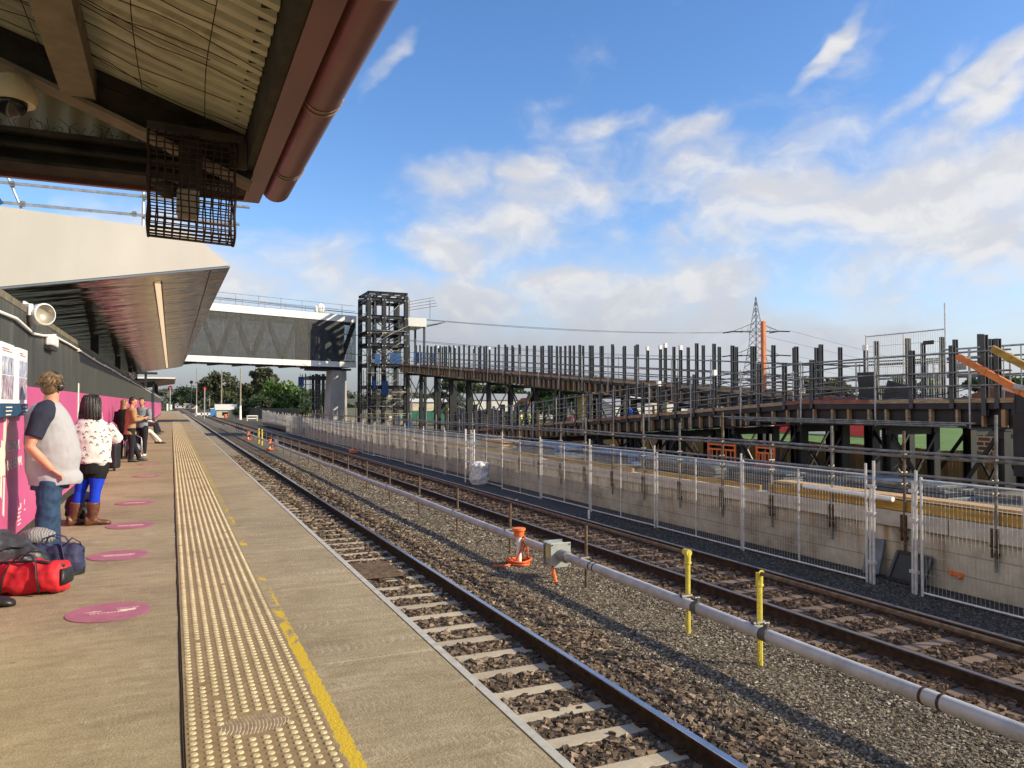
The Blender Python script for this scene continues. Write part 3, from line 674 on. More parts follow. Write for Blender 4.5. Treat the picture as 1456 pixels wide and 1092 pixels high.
single(mb,'orange_marker',m_orange,'small orange marker stuck on the concrete wall low at the right','marker')
mb = MB(); rr = random.Random(3)
mb.stack([(10.45,26.5,-1.4,.30,.34),(10.45,26.5,-1.2,.36,.42),(10.44,26.52,-.9,.34,.40),(10.46,26.5,-.68,.37,.42),(10.46,26.5,-.60,.30,.33)],14)
bagm = mat('white_woven_bag',(.72,.71,.70),.7,0,.12,6,.5,14)
o = remeshed(mb,'bulk_bag',[bagm],None,.03,3,True,.12); setp(o,'white bulk bag standing on the ground at the mesh fence','bulk bag')
mb = MB(); mb.tube((9.85,17.3,-1.4),(9.85,17.3,-1.17),.03,8); single(mb,'white_peg',m_white,'short white peg in the dark gravel beside the far track','peg')

# ------------------------------------------------------------------ temporary mesh fence
FX = 10.57
m_fence = mat('zinc_fence_tube',(.66,.665,.67),.38,.35,.15,12)
m_fwire = mat('zinc_fence_wire',(.55,.54,.52),.45,.3,.15,12)
def panel_mb(L, tall, wires=True, wr=.0028):
    fr = MB(); zt = 1.78
    for y in (0,L): fr.tube((0,y,0),(0,y,tall if y==0 else zt+.05),.021,8)
    fr.tube((0,0,zt),(0,L,zt),.017,8); fr.tube((0,0,.06),(0,L,.06),.017,8); fr.tube((0,L/2,.06),(0,L/2,zt),.016,8)
    w = MB()
    if wires:
        n = int(L/.066)
        for k in range(1,n): w.tube((0,k*L/n,.06),(0,k*L/n,zt),wr,3,None,False)
        for k in range(1,6): w.tube((0,0,.06+k*.287),(0,L,.06+k*.287),wr,3,None,False)
    return fr, w
def fence_panel(x,y,L,label,tall=1.97,rz=0,m=None,z=-1.40,wr=.0030):
    t = thing('mesh_fence_panel',label,'fence panel',(x,y,z),rz,'temporary mesh fence panels in front of the wall')
    fr,w = panel_mb(L,tall,True,wr); build(fr,'panel_frame',m_fence,t,40,True); build(w,'wire_mesh',m_fwire,t,180,True); return t
p0 = fence_panel(FX,9.30,3.0,'mesh fence panel just left of the fence opening')
for k in range(1,24):
    q = copy_tree(p0); q.location = (FX+random.uniform(-.03,.03)+(max(0,k-10)*.03),9.30+3.07*k,-1.40+random.uniform(-.03,.03)); q['label'] = 'mesh fence panel, %s to the left of the fence opening'%ordn(k+1)
    q.rotation_euler.z = random.uniform(-.012,.012)
fence_panel(FX,5.15,3.12,'mesh fence panel at the right edge of the picture, right of the opening')
def fpost(x,y,h,label):
    mb = MB(); mb.tube((x,y,-1.42),(x,y-.02,-1.40+h),.024,8)
    for z in (.35,1.15,1.6):
        if z < h: mb.box(x-.035,x+.035,y-.04,y+.04,-1.40+z-.025,-1.40+z+.025)
    single(mb,'fence_post',m_fence,label,'fence post','loose posts at the fence opening')
fpost(FX,9.16,2.02,'tall grey post on the left side of the fence opening'); fpost(FX+.02,9.24,1.62,'shorter grey post clamped left of the fence opening')
fpost(FX,8.38,1.92,'tall grey post on the right side of the fence opening'); fpost(FX+.02,8.45,1.75,'shorter grey post clamped right of the fence opening')
# stile in the fence: ladder-like frame beside the white bag
mb = MB()
for y in (26.4,27.3): mb.tube((10.2,y,-1.4),(10.2,y,.62),.03,8)
for z in (.1,-.6): mb.tube((10.2,26.4,z),(10.2,27.3,z),.024,8)
single(mb,'gate_frame',m_white,'white tube gate frame standing at the mesh fence above the bulk bag','gate frame')
mb = MB(); mb.box(9.9,10.3,46,46.8,-1.38,-1.2); single(mb,'fence_block',m_orange,'orange fence foot block far along the fence','fence foot',None,None,.02)
# ------------------------------------------------------------------ access ramps under construction
def zat(pts, y):
    for (a,za),(b,zb) in zip(pts,pts[1:]):
        if a <= y <= b: return za+(zb-za)*(y-a)/(b-a)
    return pts[0][1] if y < pts[0][0] else pts[-1][1]
def ramp(name, label, X0, X1, pts, postH, depth, coly, ground=-1.45, frontpost=True, sp=1.03, rails=(.32,.62,1.05), rearskip=False):
    t = thing(name,label,'ramp',((X0+X1)/2,pts[0][0],ground)); y0,y1 = pts[0][0],pts[-1][0]
    mb = MB()
    for (a,za),(b,zb) in zip(pts,pts[1:]): mb.bar(((X0+X1)/2,a,za-.10),((X0+X1)/2,b,zb-.10),X1-X0-.14,.07)
    build(mb,'deck',m_steel_brown,t)
    for X,s in ((X0,1),(X1,-1)):
        mb = MB(); y = y0
        while y < y1-.05:                          # edge boards in alternating ply colours
            e = min(y1,y+random.choice((2.4,3.0,3.6))); mb.cm = random.choice((0,1,0,2)); 
            cut = [q for q,_ in pts if y < q < e]
            for a,b in zip([y]+cut,cut+[e]): mb.bar((X-.022*s,a,zat(pts,a)-.012),(X-.022*s,b-.006,zat(pts,b)-.012),.036,.10)
            y = e
        build(mb,'edge_board',[m_formbrown,m_formred,m_wood],t)
        mb = MB()
        for (a,za),(b,zb) in zip(pts,pts[1:]):
            mb.bar((X+.02*s,a,za-.135),(X+.02*s,b,zb-.135),.07,.135)
            mb.bar((X+.11*s,a,za-depth/2-.07),(X+.11*s,b,zb-depth/2-.07),.012,depth-.27)
            mb.bar((X+.06*s,a,za-depth),(X+.06*s,b,zb-depth),.14,.035)
        build(mb,'edge_girder',m_steel_dark,t)
        k = 0; y = y0+.25
        while y < y1-.1:
            if s > 0 or k % 3 == 0:
                z = zat(pts,y); mb = MB(); w = random.choice((.05,.06,.085))
                mb.box(X-.012,X+.098,y-w/2,y+w/2,z-depth+.025,z-.208) if s > 0 else mb.box(X-.098,X-.035,y-w/2,y+w/2,z-depth+.03,z-.215)
                build(mb,'timber_block',m_wood if random.random() < .8 else m_formbrown,t)
            k += 1; y += random.uniform(.42,.66)
        n = int((y1-y0)/sp)
        for k in range(n+1):
            y = y0+.35+k*sp
            if y > y1: break
            if s < 0 and rearskip: continue
            h = postH if not callable(postH) else postH(y,s); z = zat(pts,y); mb = MB(); h += random.uniform(-.07,.05); jx = random.uniform(-.012,.012)
            if random.random() < .05: continue
            mb.ibeam((X-.01*s,y,z-.18),(X-.01*s+jx,y+jx,z+h),.10,.11,.016,(1,0,0))
            for q in range(2): mb.tube((X-.075*s,y,z+h*(.22+.5*q)),(X+.06*s,y,z+h*(.22+.5*q)),.022,6)
            p = build(mb,'upright',m_steel_post,t)
            if random.random() < .10: mb = MB(); mb.box(X-.07,X+.05,y-.065,y+.065,z+h-.16,z+h+.02); build(mb,'cap_wrap',m_white,p)
    for y in coly:
        z = zat(pts,y)
        for X in (X0+.18,X1-.18):
            mb = MB(); w = random.choice((.22,.26,.30)); mb.ibeam((X,y,ground),(X,y,z-depth-.05),w,w,.02,(0,1,0)); mb.box(X-w*.7,X+w*.7,y-w*.7,y+w*.7,ground,ground+.04)
            mb.box(X-w*.6,X+w*.6,y-w*.6,y+w*.6,z-depth-.06,z-depth-.018)
            build(mb,'column',m_steel_dark,t)
        mb = MB(); mb.bar((X0+.1,y,z-depth-.13),(X1-.1,y,z-depth-.13),.14,.20); build(mb,'cross_beam',m_steel_dark,t)
        if z-depth-ground > 1.2:
            mb = MB(); zt = z-depth-.2; zb = max(ground+.3,zt-2.6)
            mb.bar((X0+.2,y+.1,zt),(X1-.2,y+.1,zb),.05,.07); mb.bar((X0+.2,y-.1,zb),(X1-.2,y-.1,zt),.05,.07); build(mb,'cross_brace',m_steel_dark,t)
    # knee braces along the length
    for a,b in zip(coly[::2],coly[1::2]):
        za = zat(pts,a)-depth-.15; zb = max(ground+.25,za-1.9); mb = MB(); mb.bar((X0+.12,a+.05,za),(X0+.12,(a+b)/2,zb),.05,.08); mb.bar((X0+.12,b-.05,zat(pts,b)-depth-.15),(X0+.12,(a+b)/2,zb),.05,.08); build(mb,'knee_brace',m_steel_dark if random.random()<.7 else m_galv_dull,t)
    # site cables drooping along the edge
    for X,off in ((X0-.03,-.02),(X0-.04,-.12)):
        y = y0+1; pts_ = []
        while y < y1: pts_.append((X+random.uniform(-.01,.01),y,zat(pts,y)+off+.25-.10*abs(math.sin(y*1.7+off*20))+random.uniform(-.03,.03))); y += .45
        mb = MB(); mb.path(pts_,.011,5); build(mb,'site_cable',m_black if off > -.1 else m_tarpblue,t,180)
    # scaffold hand rails
    for X in (X0-.10,X1+.10):
        for h in rails:
            mb = MB(); ys = [y0]+[q for q in np.arange(y0+1.2,y1,2.4)]+[y1]
            mb.path([(X+random.uniform(-.01,.01),y,zat(pts,y)+h+random.uniform(-.012,.012)) for y in ys],.022,7); build(mb,'hand_rail',m_galv_dull,t,180)
        y = y0+.9
        while y < y1:
            z = zat(pts,y); mb = MB(); mb.tube((X-.03,y,z-.62),(X-.03,y,z+1.12),.024,8); p = build(mb,'rail_standard',m_galv,t)
            y += 2.45
    return t
PL = [(10.3,1.65),(16.3,1.62),(45.6,-.20)]
PU = [(12.4,1.68),(18.6,1.75),(24,2.2),(66.2,5.12)]
ramp('access_ramp','lower front ramp of black steel rising from the left to the landing at the right',16.0,17.9,PL,lambda y,s: 1.20 if y > 13 else 1.25,.60,[10.7,13.5,16.4,19.2,22.0,24.8,27.6,30.4,33.2],rearskip=True)
ramp('access_ramp','upper rear ramp of black steel on tall columns climbing left to the lift tower',18.5,20.4,PU,lambda y,s: 1.65,.70,[13.2,16.2,19.2,22.4,25.6,28.8,32,35.4,38.8,42.2,45.8,49.4,53,56.6,60.4,64.2],-1.45)
# black steel knuckle at the right end, with waler beams sticking up
t = thing('end_frame','black steel end frame of the landing at the right edge','steel frame',(16.2,9.6,-1.45))
mb = MB(); mb.ibeam((15.9,10.05,-1.45),(15.9,10.05,1.72),.26,.24,.02,(0,1,0)); build(mb,'column',m_steel_dark,t)
for y_,z_ in ((10.93,3.05),(9.75,2.9)): mb = MB(); mb.ibeam((15.98,y_,1.3),(15.98,y_,z_),.10,.12,.016,(1,0,0)); build(mb,'upright',m_steel_post,t)
mb = MB(); mb.ibeam((17.6,9.9,-1.45),(17.6,9.9,1.7),.26,.24,.02,(0,1,0)); build(mb,'column',m_steel_dark,t)
mb = MB(); mb.bar((15.85,10.2,1.60),(15.85,5.2,.55),.14,.55); build(mb,'stair_stringer',m_steel_dark,t)
mb = MB(); mb.bar((15.74,10.15,1.92),(15.74,5.2,.88),.06,.10); build(mb,'white_angle',m_galv,t)
mb = MB(); mb.bar((15.85,9.95,1.35),(15.85,9.95,.1),.30,.5); build(mb,'gusset_plate',m_steel_dark,t)
for nm,a,b,m,l in (('waler_beam',(15.78,11.40,2.60),(15.78,9.0,1.22),mat('orange_formwork_beam',(.66,.20,.045),.55,0,.18,5),'orange beam slanting up over the landing at the right'),
                 ('waler_beam',(15.45,10.40,2.70),(15.45,9.0,1.86),m_lvl,'yellow beam slanting above the orange one at the right edge')):
    mb = MB(); mb.bar(a,b,.07,.14); d = Vector(b)-Vector(a)
    for q in (.25,.55,.85): c = Vector(a)+d*q; mb.bar(c-d.normalized()*.05,c+d.normalized()*.05,.095,.165)
    single(mb,nm,m,l,'beam')
# things standing on the landing
p = fence_panel(17.35,12.85,2.35,'tall mesh fence panel standing upright on the upper landing',2.42,0,None,1.62,.0055)
mb = MB(); mb.box(17.33,17.345,13.15,13.45,3.05,3.15); single(mb,'panel_tag',m_black,'small black tag hanging on the upright mesh panel','tag')
for i,(y,w,h,tl,l) in enumerate(((14.55,.62,.78,.12,'black formwork sheet leaning on the rail of the landing, left one'),(13.75,.85,.55,-.15,'slanted black formwork sheet on the landing, right one'))):
    mb = MB(); mb.prism([(16.7,y-w/2,1.62),(16.7,y+w/2,1.62),(16.75,y+w/2+tl,1.62+h),(16.75,y-w/2+tl+(.25 if i else 0),1.62+h*(.72 if i else 1.0))],(.05,0,0)); single(mb,'formwork_sheet',m_steel_dark,l,'formwork sheet')
t = thing('site_ladder_rail','light tube hoop railing standing on the landing behind the orange beam','railing',(17.0,11.8,1.62))
mb = MB(); mb.path([(17.0,12.75,1.62),(17.0,12.75,2.72),(17.0,12.65,2.86),(17.0,10.4,2.86)],.022,8); mb.tube((17.0,10.4,1.62),(17.0,10.4,2.86),.022,8); build(mb,'hoop',m_galv,t)
mb = MB()
for k in range(1,6): mb.tube((17.0,12.75-.39*k,1.62),(17.0,12.75-.39*k,2.86),.015,6)
build(mb,'bars',m_galv,t); mb = MB(); mb.box(16.97,16.99,12.05,12.42,2.36,2.52); build(mb,'sign_plate',mat('grey_tag',(.3,.3,.3),.6),t)
mb = MB(); mb.bar((19.0,21.0,2.0),(19.0,21.0,4.47),.14,.12,(1,0,0)); mb.box(18.89,19.11,20.93,21.07,2.0,2.06)
single(mb,'orange_prop',mat('orange_formwork_prop',(.56,.17,.055),.55,0,.2,5),'tall orange upright beam standing on the rear ramp in front of the pylon','prop')
mb = MB(); mb.prism([(17.5,11.0,1.6),(17.5,12.6,1.6),(17.5,12.3,1.8),(17.5,11.8,1.95),(17.5,11.2,1.78)],(1.0,0,0)); single(mb,'timber_pile',m_formred,'reddish timber stacked on the landing under the hoop railing','timber pile')
mb = MB()
for k in range(3): mb.tube((15.62,10.9+.2*k,1.14-.04*k),(15.62,19.5-.7*k,1.17-.045*k),.022,8)
single(mb,'tube_bundle',m_galv_dull,'bundle of scaffold tubes slung under the edge of the front ramp','scaffold tubes')
# orange plastic barrier on the new platform
for i,(y,l) in enumerate(((17.9,'orange plastic pedestrian barrier left of the other behind the fence'),(16.1,'orange plastic pedestrian barrier right of the other behind the fence'))):
    t = thing('orange_barrier',l,'barrier',(14.6,y,-.2),0,'orange barriers under the ramp'); mb = MB()
    hw = .62 if i == 0 else .36
    for z in (.58,.44,.12): mb.bar((0,-hw,z),(0,hw,z),.03,.045)
    for q in (-hw+.03,hw-.03): mb.bar((0,q,0),(0,q,.62),.04,.045,(0,1,0))
    build(mb,'rail_frame',m_orange,t,35,True); mb = MB()
    for k in range(5): mb.bar((0,hw*(-.66+k*.33),.12),(0,hw*(-.66+k*.33),.44),.02,.03,(0,1,0))
    build(mb,'infill_bars',m_orange,t,35,True)
mb = MB(); mb.lathe((16.8,26.2,1.03),[(.11,0),(.13,.1),(.13,.3),(.08,.36),(.08,.38)],12); single(mb,'blue_drum',mat('blue_plastic',(.02,.12,.62),.4),'small bright blue drum on the front ramp','drum')

# ------------------------------------------------------------------ lift tower
t = thing('lift_tower','black open steel lift tower beside the footbridge','tower',(17.7,69.1,-1.45))
xs = (16.0,17.35,19.4); ys = (67.4,70.9); ZT = 11.55
lev = [1.2,3.1,5.1,6.9,8.0,9.4,11.0]
for x in xs:
    for y in ys:
        mb = MB(); mb.ibeam((x,y,-1.45),(x,y,ZT-.25),.36,.34,.04,(0,1,0)); build(mb,'column',m_steel_dark,t)
for x in (18.75,16.55):
    mb = MB(); mb.bar((x,67.45,6.9),(x,67.45,11.3),.12,.12,(0,1,0)); mb.bar((x,70.85,6.9),(x,70.85,11.3),.12,.12,(0,1,0)); build(mb,'guide_rail',m_steel_post,t)
for z in lev:
    for y in ys: mb = MB(); mb.ibeam((16.0,y,z),(19.4,y,z),.22,.30,.03); build(mb,'beam',m_steel_dark,t)
    for x in xs: mb = MB(); mb.ibeam((x,67.4,z),(x,70.9,z),.22,.30,.03); build(mb,'beam',m_steel_dark,t)
mb = MB()
for y in ys: mb.ibeam((15.85,y,ZT),(19.55,y,ZT),.2,.22,.02); mb.bar((15.85,y,ZT-.22),(19.55,y,ZT-.22),.1,.1)
for x in (16.0,17.1,18.3,19.4): mb.ibeam((x,67.3,ZT),(x,71.0,ZT),.2,.2,.02)
build(mb,'top_frame',m_steel_dark,t)
for y in ys:
    for a,b in ((0,1),(2,3),(3,4),(4,5)):
        mb = MB(); mb.bar((17.4,y,lev[a]),(19.35,y,lev[b]),.09,.09); mb.bar((19.35,y,lev[a]),(17.4,y,lev[b]),.09,.09) if a != 3 else None
        build(mb,'diagonal_brace',m_steel_dark,t)
mb = MB(); mb.bar((16.1,69,5.2),(19.3,69,5.2),3.2,.06); build(mb,'floor_plate',m_woodnew,t)
for z in (5.3,): pass
mb = MB()
for x in xs:
    for z in lev[1:]:
        for sx in (-.14,.14): mb.box(x+sx-.03,x+sx+.03,67.225,67.245,z-.12,z-.05)
build(mb,'bolt_plates',m_white,t)
rr = random.Random(11)
s = thing('tower_scaffold','cluttered scaffold of tubes and planks inside and around the foot of the lift tower','scaffold',(17.5,66.4,-1.45))
for x in (15.7,16.6,17.5,18.4,19.6):
    for y in (66.6,68.2,69.6): mb = MB(); mb.tube((x+rr.uniform(-.15,.15),y,-1.45),(x+rr.uniform(-.1,.1),y,rr.uniform(4.2,6.6)),.03,6); build(mb,'standard',m_galv_dull if rr.random()<.6 else m_steel_dark,s)
mb = MB()
for k in range(80):
    z = rr.uniform(-1,6.4) if k < 56 else rr.uniform(6.4,9.3); y = rr.choice((66.6,68.2,69.6)); x = rr.uniform(15.5,17.2); mb.tube((x,y,z),(x+rr.uniform(1.2,3),y+rr.uniform(-.2,.2),z+rr.choice((0,0,.05,1.4,-1.2))),.026,6)
for k in range(20):
    z = rr.uniform(-1,6); x = rr.uniform(15.6,19.8); mb.tube((x,66.6,z),(x,69.8,z+rr.choice((0,0,.9))),.026,6)
build(mb,'ledger_tubes',m_galv_dull,s,180)
mb = MB()
for z in (.7,2.6,4.3): mb.box(15.6,19.7,66.5,67.1,z,z+.05)
build(mb,'walk_planks',m_wood,s)
mb = MB()
for k in range(12): x = rr.uniform(15.7,19.5); z = rr.uniform(-.6,5.6); mb.box(x,x+rr.uniform(.15,.6),67.9,67.95,z,z+rr.uniform(.3,.9))
build(mb,'white_sheets',m_white,s)
for i,(x,z,w,h) in enumerate(((17.6,5.15,1.0,.95),(16.25,5.1,.5,.9),(16.9,2.3,.55,1.3),(16.1,2.9,.3,.8),(19.6,5.2,.8,1.0),(20.6,5.2,.9,.9),(19.0,-.9,.7,.9))):
    mb = MB(); mb.box(x,x+w,66.2 if i not in (4,5) else 65.6,66.24 if i not in (4,5) else 65.64,z,z+h); single(mb,'blue_netting',m_tarpblue,'blue sheet panel hung on the tower scaffold, %s'%['in the middle at deck height','narrow one at the left at deck height','dark tall one below deck','small one below deck at the left','light one right of the tower','farthest right at deck height','low one near the ground'][i],'sheet','blue sheets on the scaffold')
# landing roof right of the tower
t = thing('landing_roof','white landing roof on grey posts right of the lift tower','roof',(21,70,5.1))
mb = MB(); mb.box(19.6,21.6,68.2,72,8.75,9.55); build(mb,'white_fascia_box',m_whitepanel,t,None)
mb = MB(); mb.prism([(21.6,68.2,8.95),(23.6,68.0,9.35),(23.6,68.0,9.30),(21.6,68.2,8.85)],(0,3.2,0)); build(mb,'tapered_wing',mat('pale_teal_frame',(.20,.30,.29),.5),t)
for x,y in ((20.0,68.6),(21.5,68.6),(20.0,71.5),(21.5,71.5)): mb = MB(); mb.bar((x,y,4.9),(x,y,8.75),.18,.18,(0,1,0)); build(mb,'post',m_steel_post,t)
mb = MB()
for k in range(4): mb.tube((19.4,68.1+k*.1,10.1+.45*k*.6),(22.6,68.1+k*.3,10.75+.3*k),.03,6)
for x in (20,22): mb.tube((x,68.4,9.5),(x,68.4,11.3),.03,6)
build(mb,'roof_scaffold_tubes',m_galv_dull,t)

# ------------------------------------------------------------------ footbridge
BA, BB = Vector((-9.0,62.8)), Vector((15.9,71.97)); bd = (BB-BA).normalized(); bn = Vector((bd.y,-bd.x)); BL_ = (BB-BA).length; BWID = 3.6
def bp(s,d,z): p = BA+bd*s-bn*d; return (p.x,p.y,z)        # s along, d depth away from us
t = thing('footbridge','grey and white covered footbridge spanning the tracks','footbridge',(BA.x,BA.y,5.0))
def bbox(mb,s0,s1,d0,d1,z0,z1):
    v = [bp(a,b,c) for c in (z0,z1) for a,b in ((s0,d0),(s1,d0),(s1,d1),(s0,d1))]
    mb.add(v,[(0,3,2,1),(4,5,6,7),(0,1,5,4),(1,2,6,5),(2,3,7,6),(3,0,4,7)])
for nm,z0,z1 in (('bottom_fascia',5.0,5.50),('top_fascia',9.25,9.88)):
    for d0 in (0,BWID-.12):
        mb = MB(); q = 0
        while q < BL_: bbox(mb,q+.012,min(BL_,q+1.9)-.012,d0,d0+.12,z0,z1); q += 1.9
        build(mb,nm,m_whitepanel,t)
mb = MB(); bbox(mb,0,BL_,.13,BWID-.13,5.02,5.22); build(mb,'deck',m_steel_dark,t)
mb = MB(); q = .6
while q < BL_: bbox(mb,q,q+.2,.1,BWID-.1,4.88,5.015); q += 2.2
build(mb,'floor_beams',m_steel_dark,t)
mb = MB(); bbox(mb,0,BL_,.13,BWID-.13,9.45,9.6); build(mb,'roof_sheet',m_steel_post,t)
def perf():
    t_ = MT('perforated_dark_screen'); v = t_.ob((1,1,1)); d = t_.vor(v,26,'Distance'); n = t_.noise(v,2.5,4,.7)
    t_.color(t_.ramp(n,[(.35,(.022,.025,.028)),(.7,(.044,.048,.053))])); t_.rough(.5)
    tr = t_.N.new('ShaderNodeBsdfTransparent'); mx_ = t_.N.new('ShaderNodeMixShader')
    t_.L.new(t_.range(d,.46,.58,.86,.08), mx_.inputs[0]); t_.L.new(t_.b.outputs[0],mx_.inputs[1]); t_.L.new(tr.outputs[0],mx_.inputs[2])
    t_.L.new(mx_.outputs[0], t_.N['Material Output'].inputs[0]); return t_.m
m_perf = perf()
for d0 in (.06,BWID-.08):
    mb = MB(); q = 0
    while q < BL_-.05: bbox(mb,q+.012,min(BL_,q+1.27)-.012,d0,d0+.02,5.51,9.24); q += 1.27
    build(mb,'screen_panels',m_perf,t)
for d in (.30,BWID-.30):
    mb = MB()
    for k in range(9 if d < 1 else 0):
        s0 = .3+k*2.9; 
        mb.bar(bp(s0,d,9.1),bp(s0+1.45,d,5.4),.30,.34); mb.bar(bp(s0+1.45,d,5.4),bp(s0+2.9,d,9.1),.30,.34)
    mb.bar(bp(0,d,9.15),bp(BL_,d,9.15),.25,.3); mb.bar(bp(0,d,5.45),bp(BL_,d,5.45),.25,.3); build(mb,'truss',m_steel_dark,t)
mb = MB(); bbox(mb,BL_-5.2,BL_-.15,1.9,2.0,5.23,9.4); build(mb,'backing_wall',m_steel_post,t)  # added backing that blocks the sky showing through the shaded screen bay
mb = MB()
for q in (BL_-4.2,BL_-2.9,BL_-1.6): bbox(mb,q,q+.7,1.85,1.895,5.6,7.9)
build(mb,'backing_panels',m_plate,t)
for d in (.25,BWID-.25):
    mb = MB()
    for z in (10.35,10.85): mb.path([bp(s_,d,z) for s_ in np.linspace(0,BL_,12)],.02,6)
    q = .5
    while q < BL_: mb.tube(bp(q,d,9.8),bp(q,d,10.9),.022,6); q += 2.05
    build(mb,'roof_rail',m_galv_dull,t)
mb = MB(); c = bp(BL_-3.2,1.0,10.45); mb.ell(c,.35,.12,.45); mb.tube((c[0],c[1],9.7),(c[0],c[1],10.4),.05,8); mb.ell((c[0]-.45,c[1],10.3),.16,.16,.35)
single(mb,'roof_antenna',m_white,'small white dish and canister on the footbridge roof','antenna')
# piers
t = thing('bridge_pier','pale concrete bridge pier of two leaning blades under the footbridge','pier',(12.9,71.0,-1.45))
m_pier = mat('pale_pier_concrete',(.40,.385,.36),.8,0,.1,1.2,.15,14)
def blade(s0,d0,wt,wb,lean,th=1.0):
    mb = MB(); sb = s0+lean
    f = [bp(sb-wb/2,d0,-1.5),bp(sb+wb/2,d0,-1.5),bp(s0+wt/2,d0,4.88),bp(s0-wt/2,d0,4.88)]; e = bp(0,d0+th,0); o_ = bp(0,d0,0)
    mb.prism(f,(e[0]-o_[0],e[1]-o_[1],0)); return mb
build(blade(BL_-1.75,.5,1.05,1.75,-.05),'left_blade'.replace('left_','front_'),m_pier,t,None)
build(blade(BL_-.35,2.2,1.3,1.1,.25),'rear_blade',m_pier,t,None)
mb = MB(); bbox(mb,BL_-3.6,BL_-.3,.4,3.3,4.72,4.90); build(mb,'pier_cap',m_steel_dark,t)
# second scaffold left of the pier
s = thing('pier_scaffold','dark scaffold and columns under the footbridge left of the pier','scaffold',(12.5,72.6,-1.45))
for x in (11.4,12.4,13.0):
    for y in (73.0,75.0): mb = MB(); mb.bar((x,y,-1.45),(x,y,4.4),.22 if x>11.5 else .08,.22 if x>11.5 else .08,(0,1,0)); build(mb,'column',m_steel_dark,s)
mb = MB()
for k in range(9): mb.tube((10.9,72.9,-.8+.6*k),(13.6,72.9,-.8+.6*k),.028,6)
for k in range(7): mb.tube((10.9+.45*k,72.9,-1.45),(10.9+.45*k,72.9,4.4),.026,6)
build(mb,'tube_grid',m_galv_dull,s,180)
mb = MB(); mb.box(11.7,13.8,73.0,76,3.9,4.2); build(mb,'platform_deck',m_steel_dark,s)
mb = MB(); mb.box(10.7,11.2,72.7,72.8,3.2,4.1); mb.box(11.1,11.5,72.7,72.8,-1.3,-.6); build(mb,'blue_sheet',m_tarpblue,s)
# ------------------------------------------------------------------ hoarding along the platform
WX = -1.54
def hoard_mat():
    t = MT('charcoal_hoarding_sheet'); v = t.ob(world=True); n = t.noise(t.ob((1,3,.35),True),2.2,6,.65); x,y,z = t.xyz(True)[:3]
    c = t.ramp(n,[(.3,(.028,.030,.026)),(.55,(.050,.052,.045)),(.75,(.085,.085,.074))])
    spots = t.vor(v,5.5,'Distance'); c = t.mix(t.range(spots,.035,.055,.55,0), c, (.35,.35,.32))
    c = t.mix(t.math('MULTIPLY',t.range(z,2.25,2.55,0,.4),t.range(n,.4,.7)), c, (.15,.13,.09)); t.color(c); t.rough(.6); return t.m
m_hoard = hoard_mat()
def pink_mat():
    t = MT('pink_printed_banner'); v = t.ob(world=True); n = t.noise(t.ob((1,1.2,.7),True),1.4,5); y = t.xyz(True)[1]
    c = t.ramp(n,[(.3,(.50,.075,.225)),(.7,(.585,.105,.275))])
    sm = t.math('PINGPONG', y, 1.2); c = t.mix(t.range(sm,.0,.012,.6,0), c, (.35,.05,.16)); t.color(c); t.rough(.38); t.bump(t.noise(t.ob((1,1,.15),True),6,3),.01,.25); return t.m
m_pink = pink_mat()
t = thing('hoarding','long charcoal hoarding with bright pink banner along the platform','hoarding',(WX,40,0))
mb = MB(); y = -3.6
while y < 140: mb.box(WX-.06,WX,y+.004,y+1.196,1.762,2.60); y += 1.2
build(mb,'black_sheet',m_hoard,t,None)
mb = MB(); mb.box(WX-.055,WX+.004,6.2,140,.135,1.76); build(mb,'pink_banner',m_pink,t,None)
mb = MB(); mb.box(WX-.055,WX+.002,-3.6,6.196,.135,1.76); build(mb,'plain_panel',m_roofcream,t,None)
mb = MB(); mb.box(WX-.05,WX-.006,-3.6,140,-.01,.133); build(mb,'skirting',mat('dirty_dark_skirting',(.045,.042,.035),.8,0,.3,5),t,None)
mb = MB(); y = -3.6
while y < 140: mb.box(WX-.075,WX+.006,y,y+2.36,2.604,2.68); y += 2.4
build(mb,'top_capping',mat('dusty_capping',(.16,.14,.10),.8,0,.3,6),t,None)
mb = MB(); mb.box(WX-.9,WX-.065,-3.6,140,2.5,2.62); build(mb,'roof_ledge',m_beamdark,t,None)
def text_obj(s, size, m, loc, rot, parent, name, ext=.002):
    cu = bpy.data.curves.new('txt','FONT'); cu.body = s; cu.size = size; cu.extrude = ext; o = bpy.data.objects.new('txt',cu); COL.objects.link(o)
    dg = bpy.context.evaluated_depsgraph_get(); me = bpy.data.meshes.new_from_object(o.evaluated_get(dg)); bpy.data.objects.remove(o); bpy.data.curves.remove(cu)
    q = bpy.data.objects.new(name,me); me.materials.clear(); me.materials.append(m); COL.objects.link(q)
    q.parent = parent; q.location = Vector(loc)-(parent.location if parent else Vector()); q.rotation_euler = rot; return q
m_print = mat('white_print',(.74,.70,.62),.5,0,.06,20)
RT = (R(90),0,R(90))                              # reads along +Y on a wall that faces +X
def logo(y, z, s=1.0):
    a = text_obj('REGIONAL',.15*s,m_print,(WX+.006,y,z),RT,t,'banner_lettering'); b = text_obj('RAIL REVIVAL',.15*s,m_print,(WX+.006,y,z-.19*s),RT,t,'banner_lettering')
    mb = MB()                                     # brush-like track mark left of the words
    for dy,w,z0,z1 in ((-.26,.05,-.42,.12),(-.13,.085,-.22,.34),(-.12,.05,-.62,-.24),(-.33,.04,-.2,.05)):
        mb.prism([(WX+.0055,y+s*(dy-w),z+s*z0),(WX+.0055,y+s*(dy+w*.7),z+s*(z0-.03)),(WX+.0055,y+s*(dy+w),z+s*z1),(WX+.0055,y+s*(dy-w*.6),z+s*(z1+.02))],(.0025,0,0))
    build(mb,'banner_mark',m_print,t,None)
logo(9.28,1.06)
mb = MB(); 
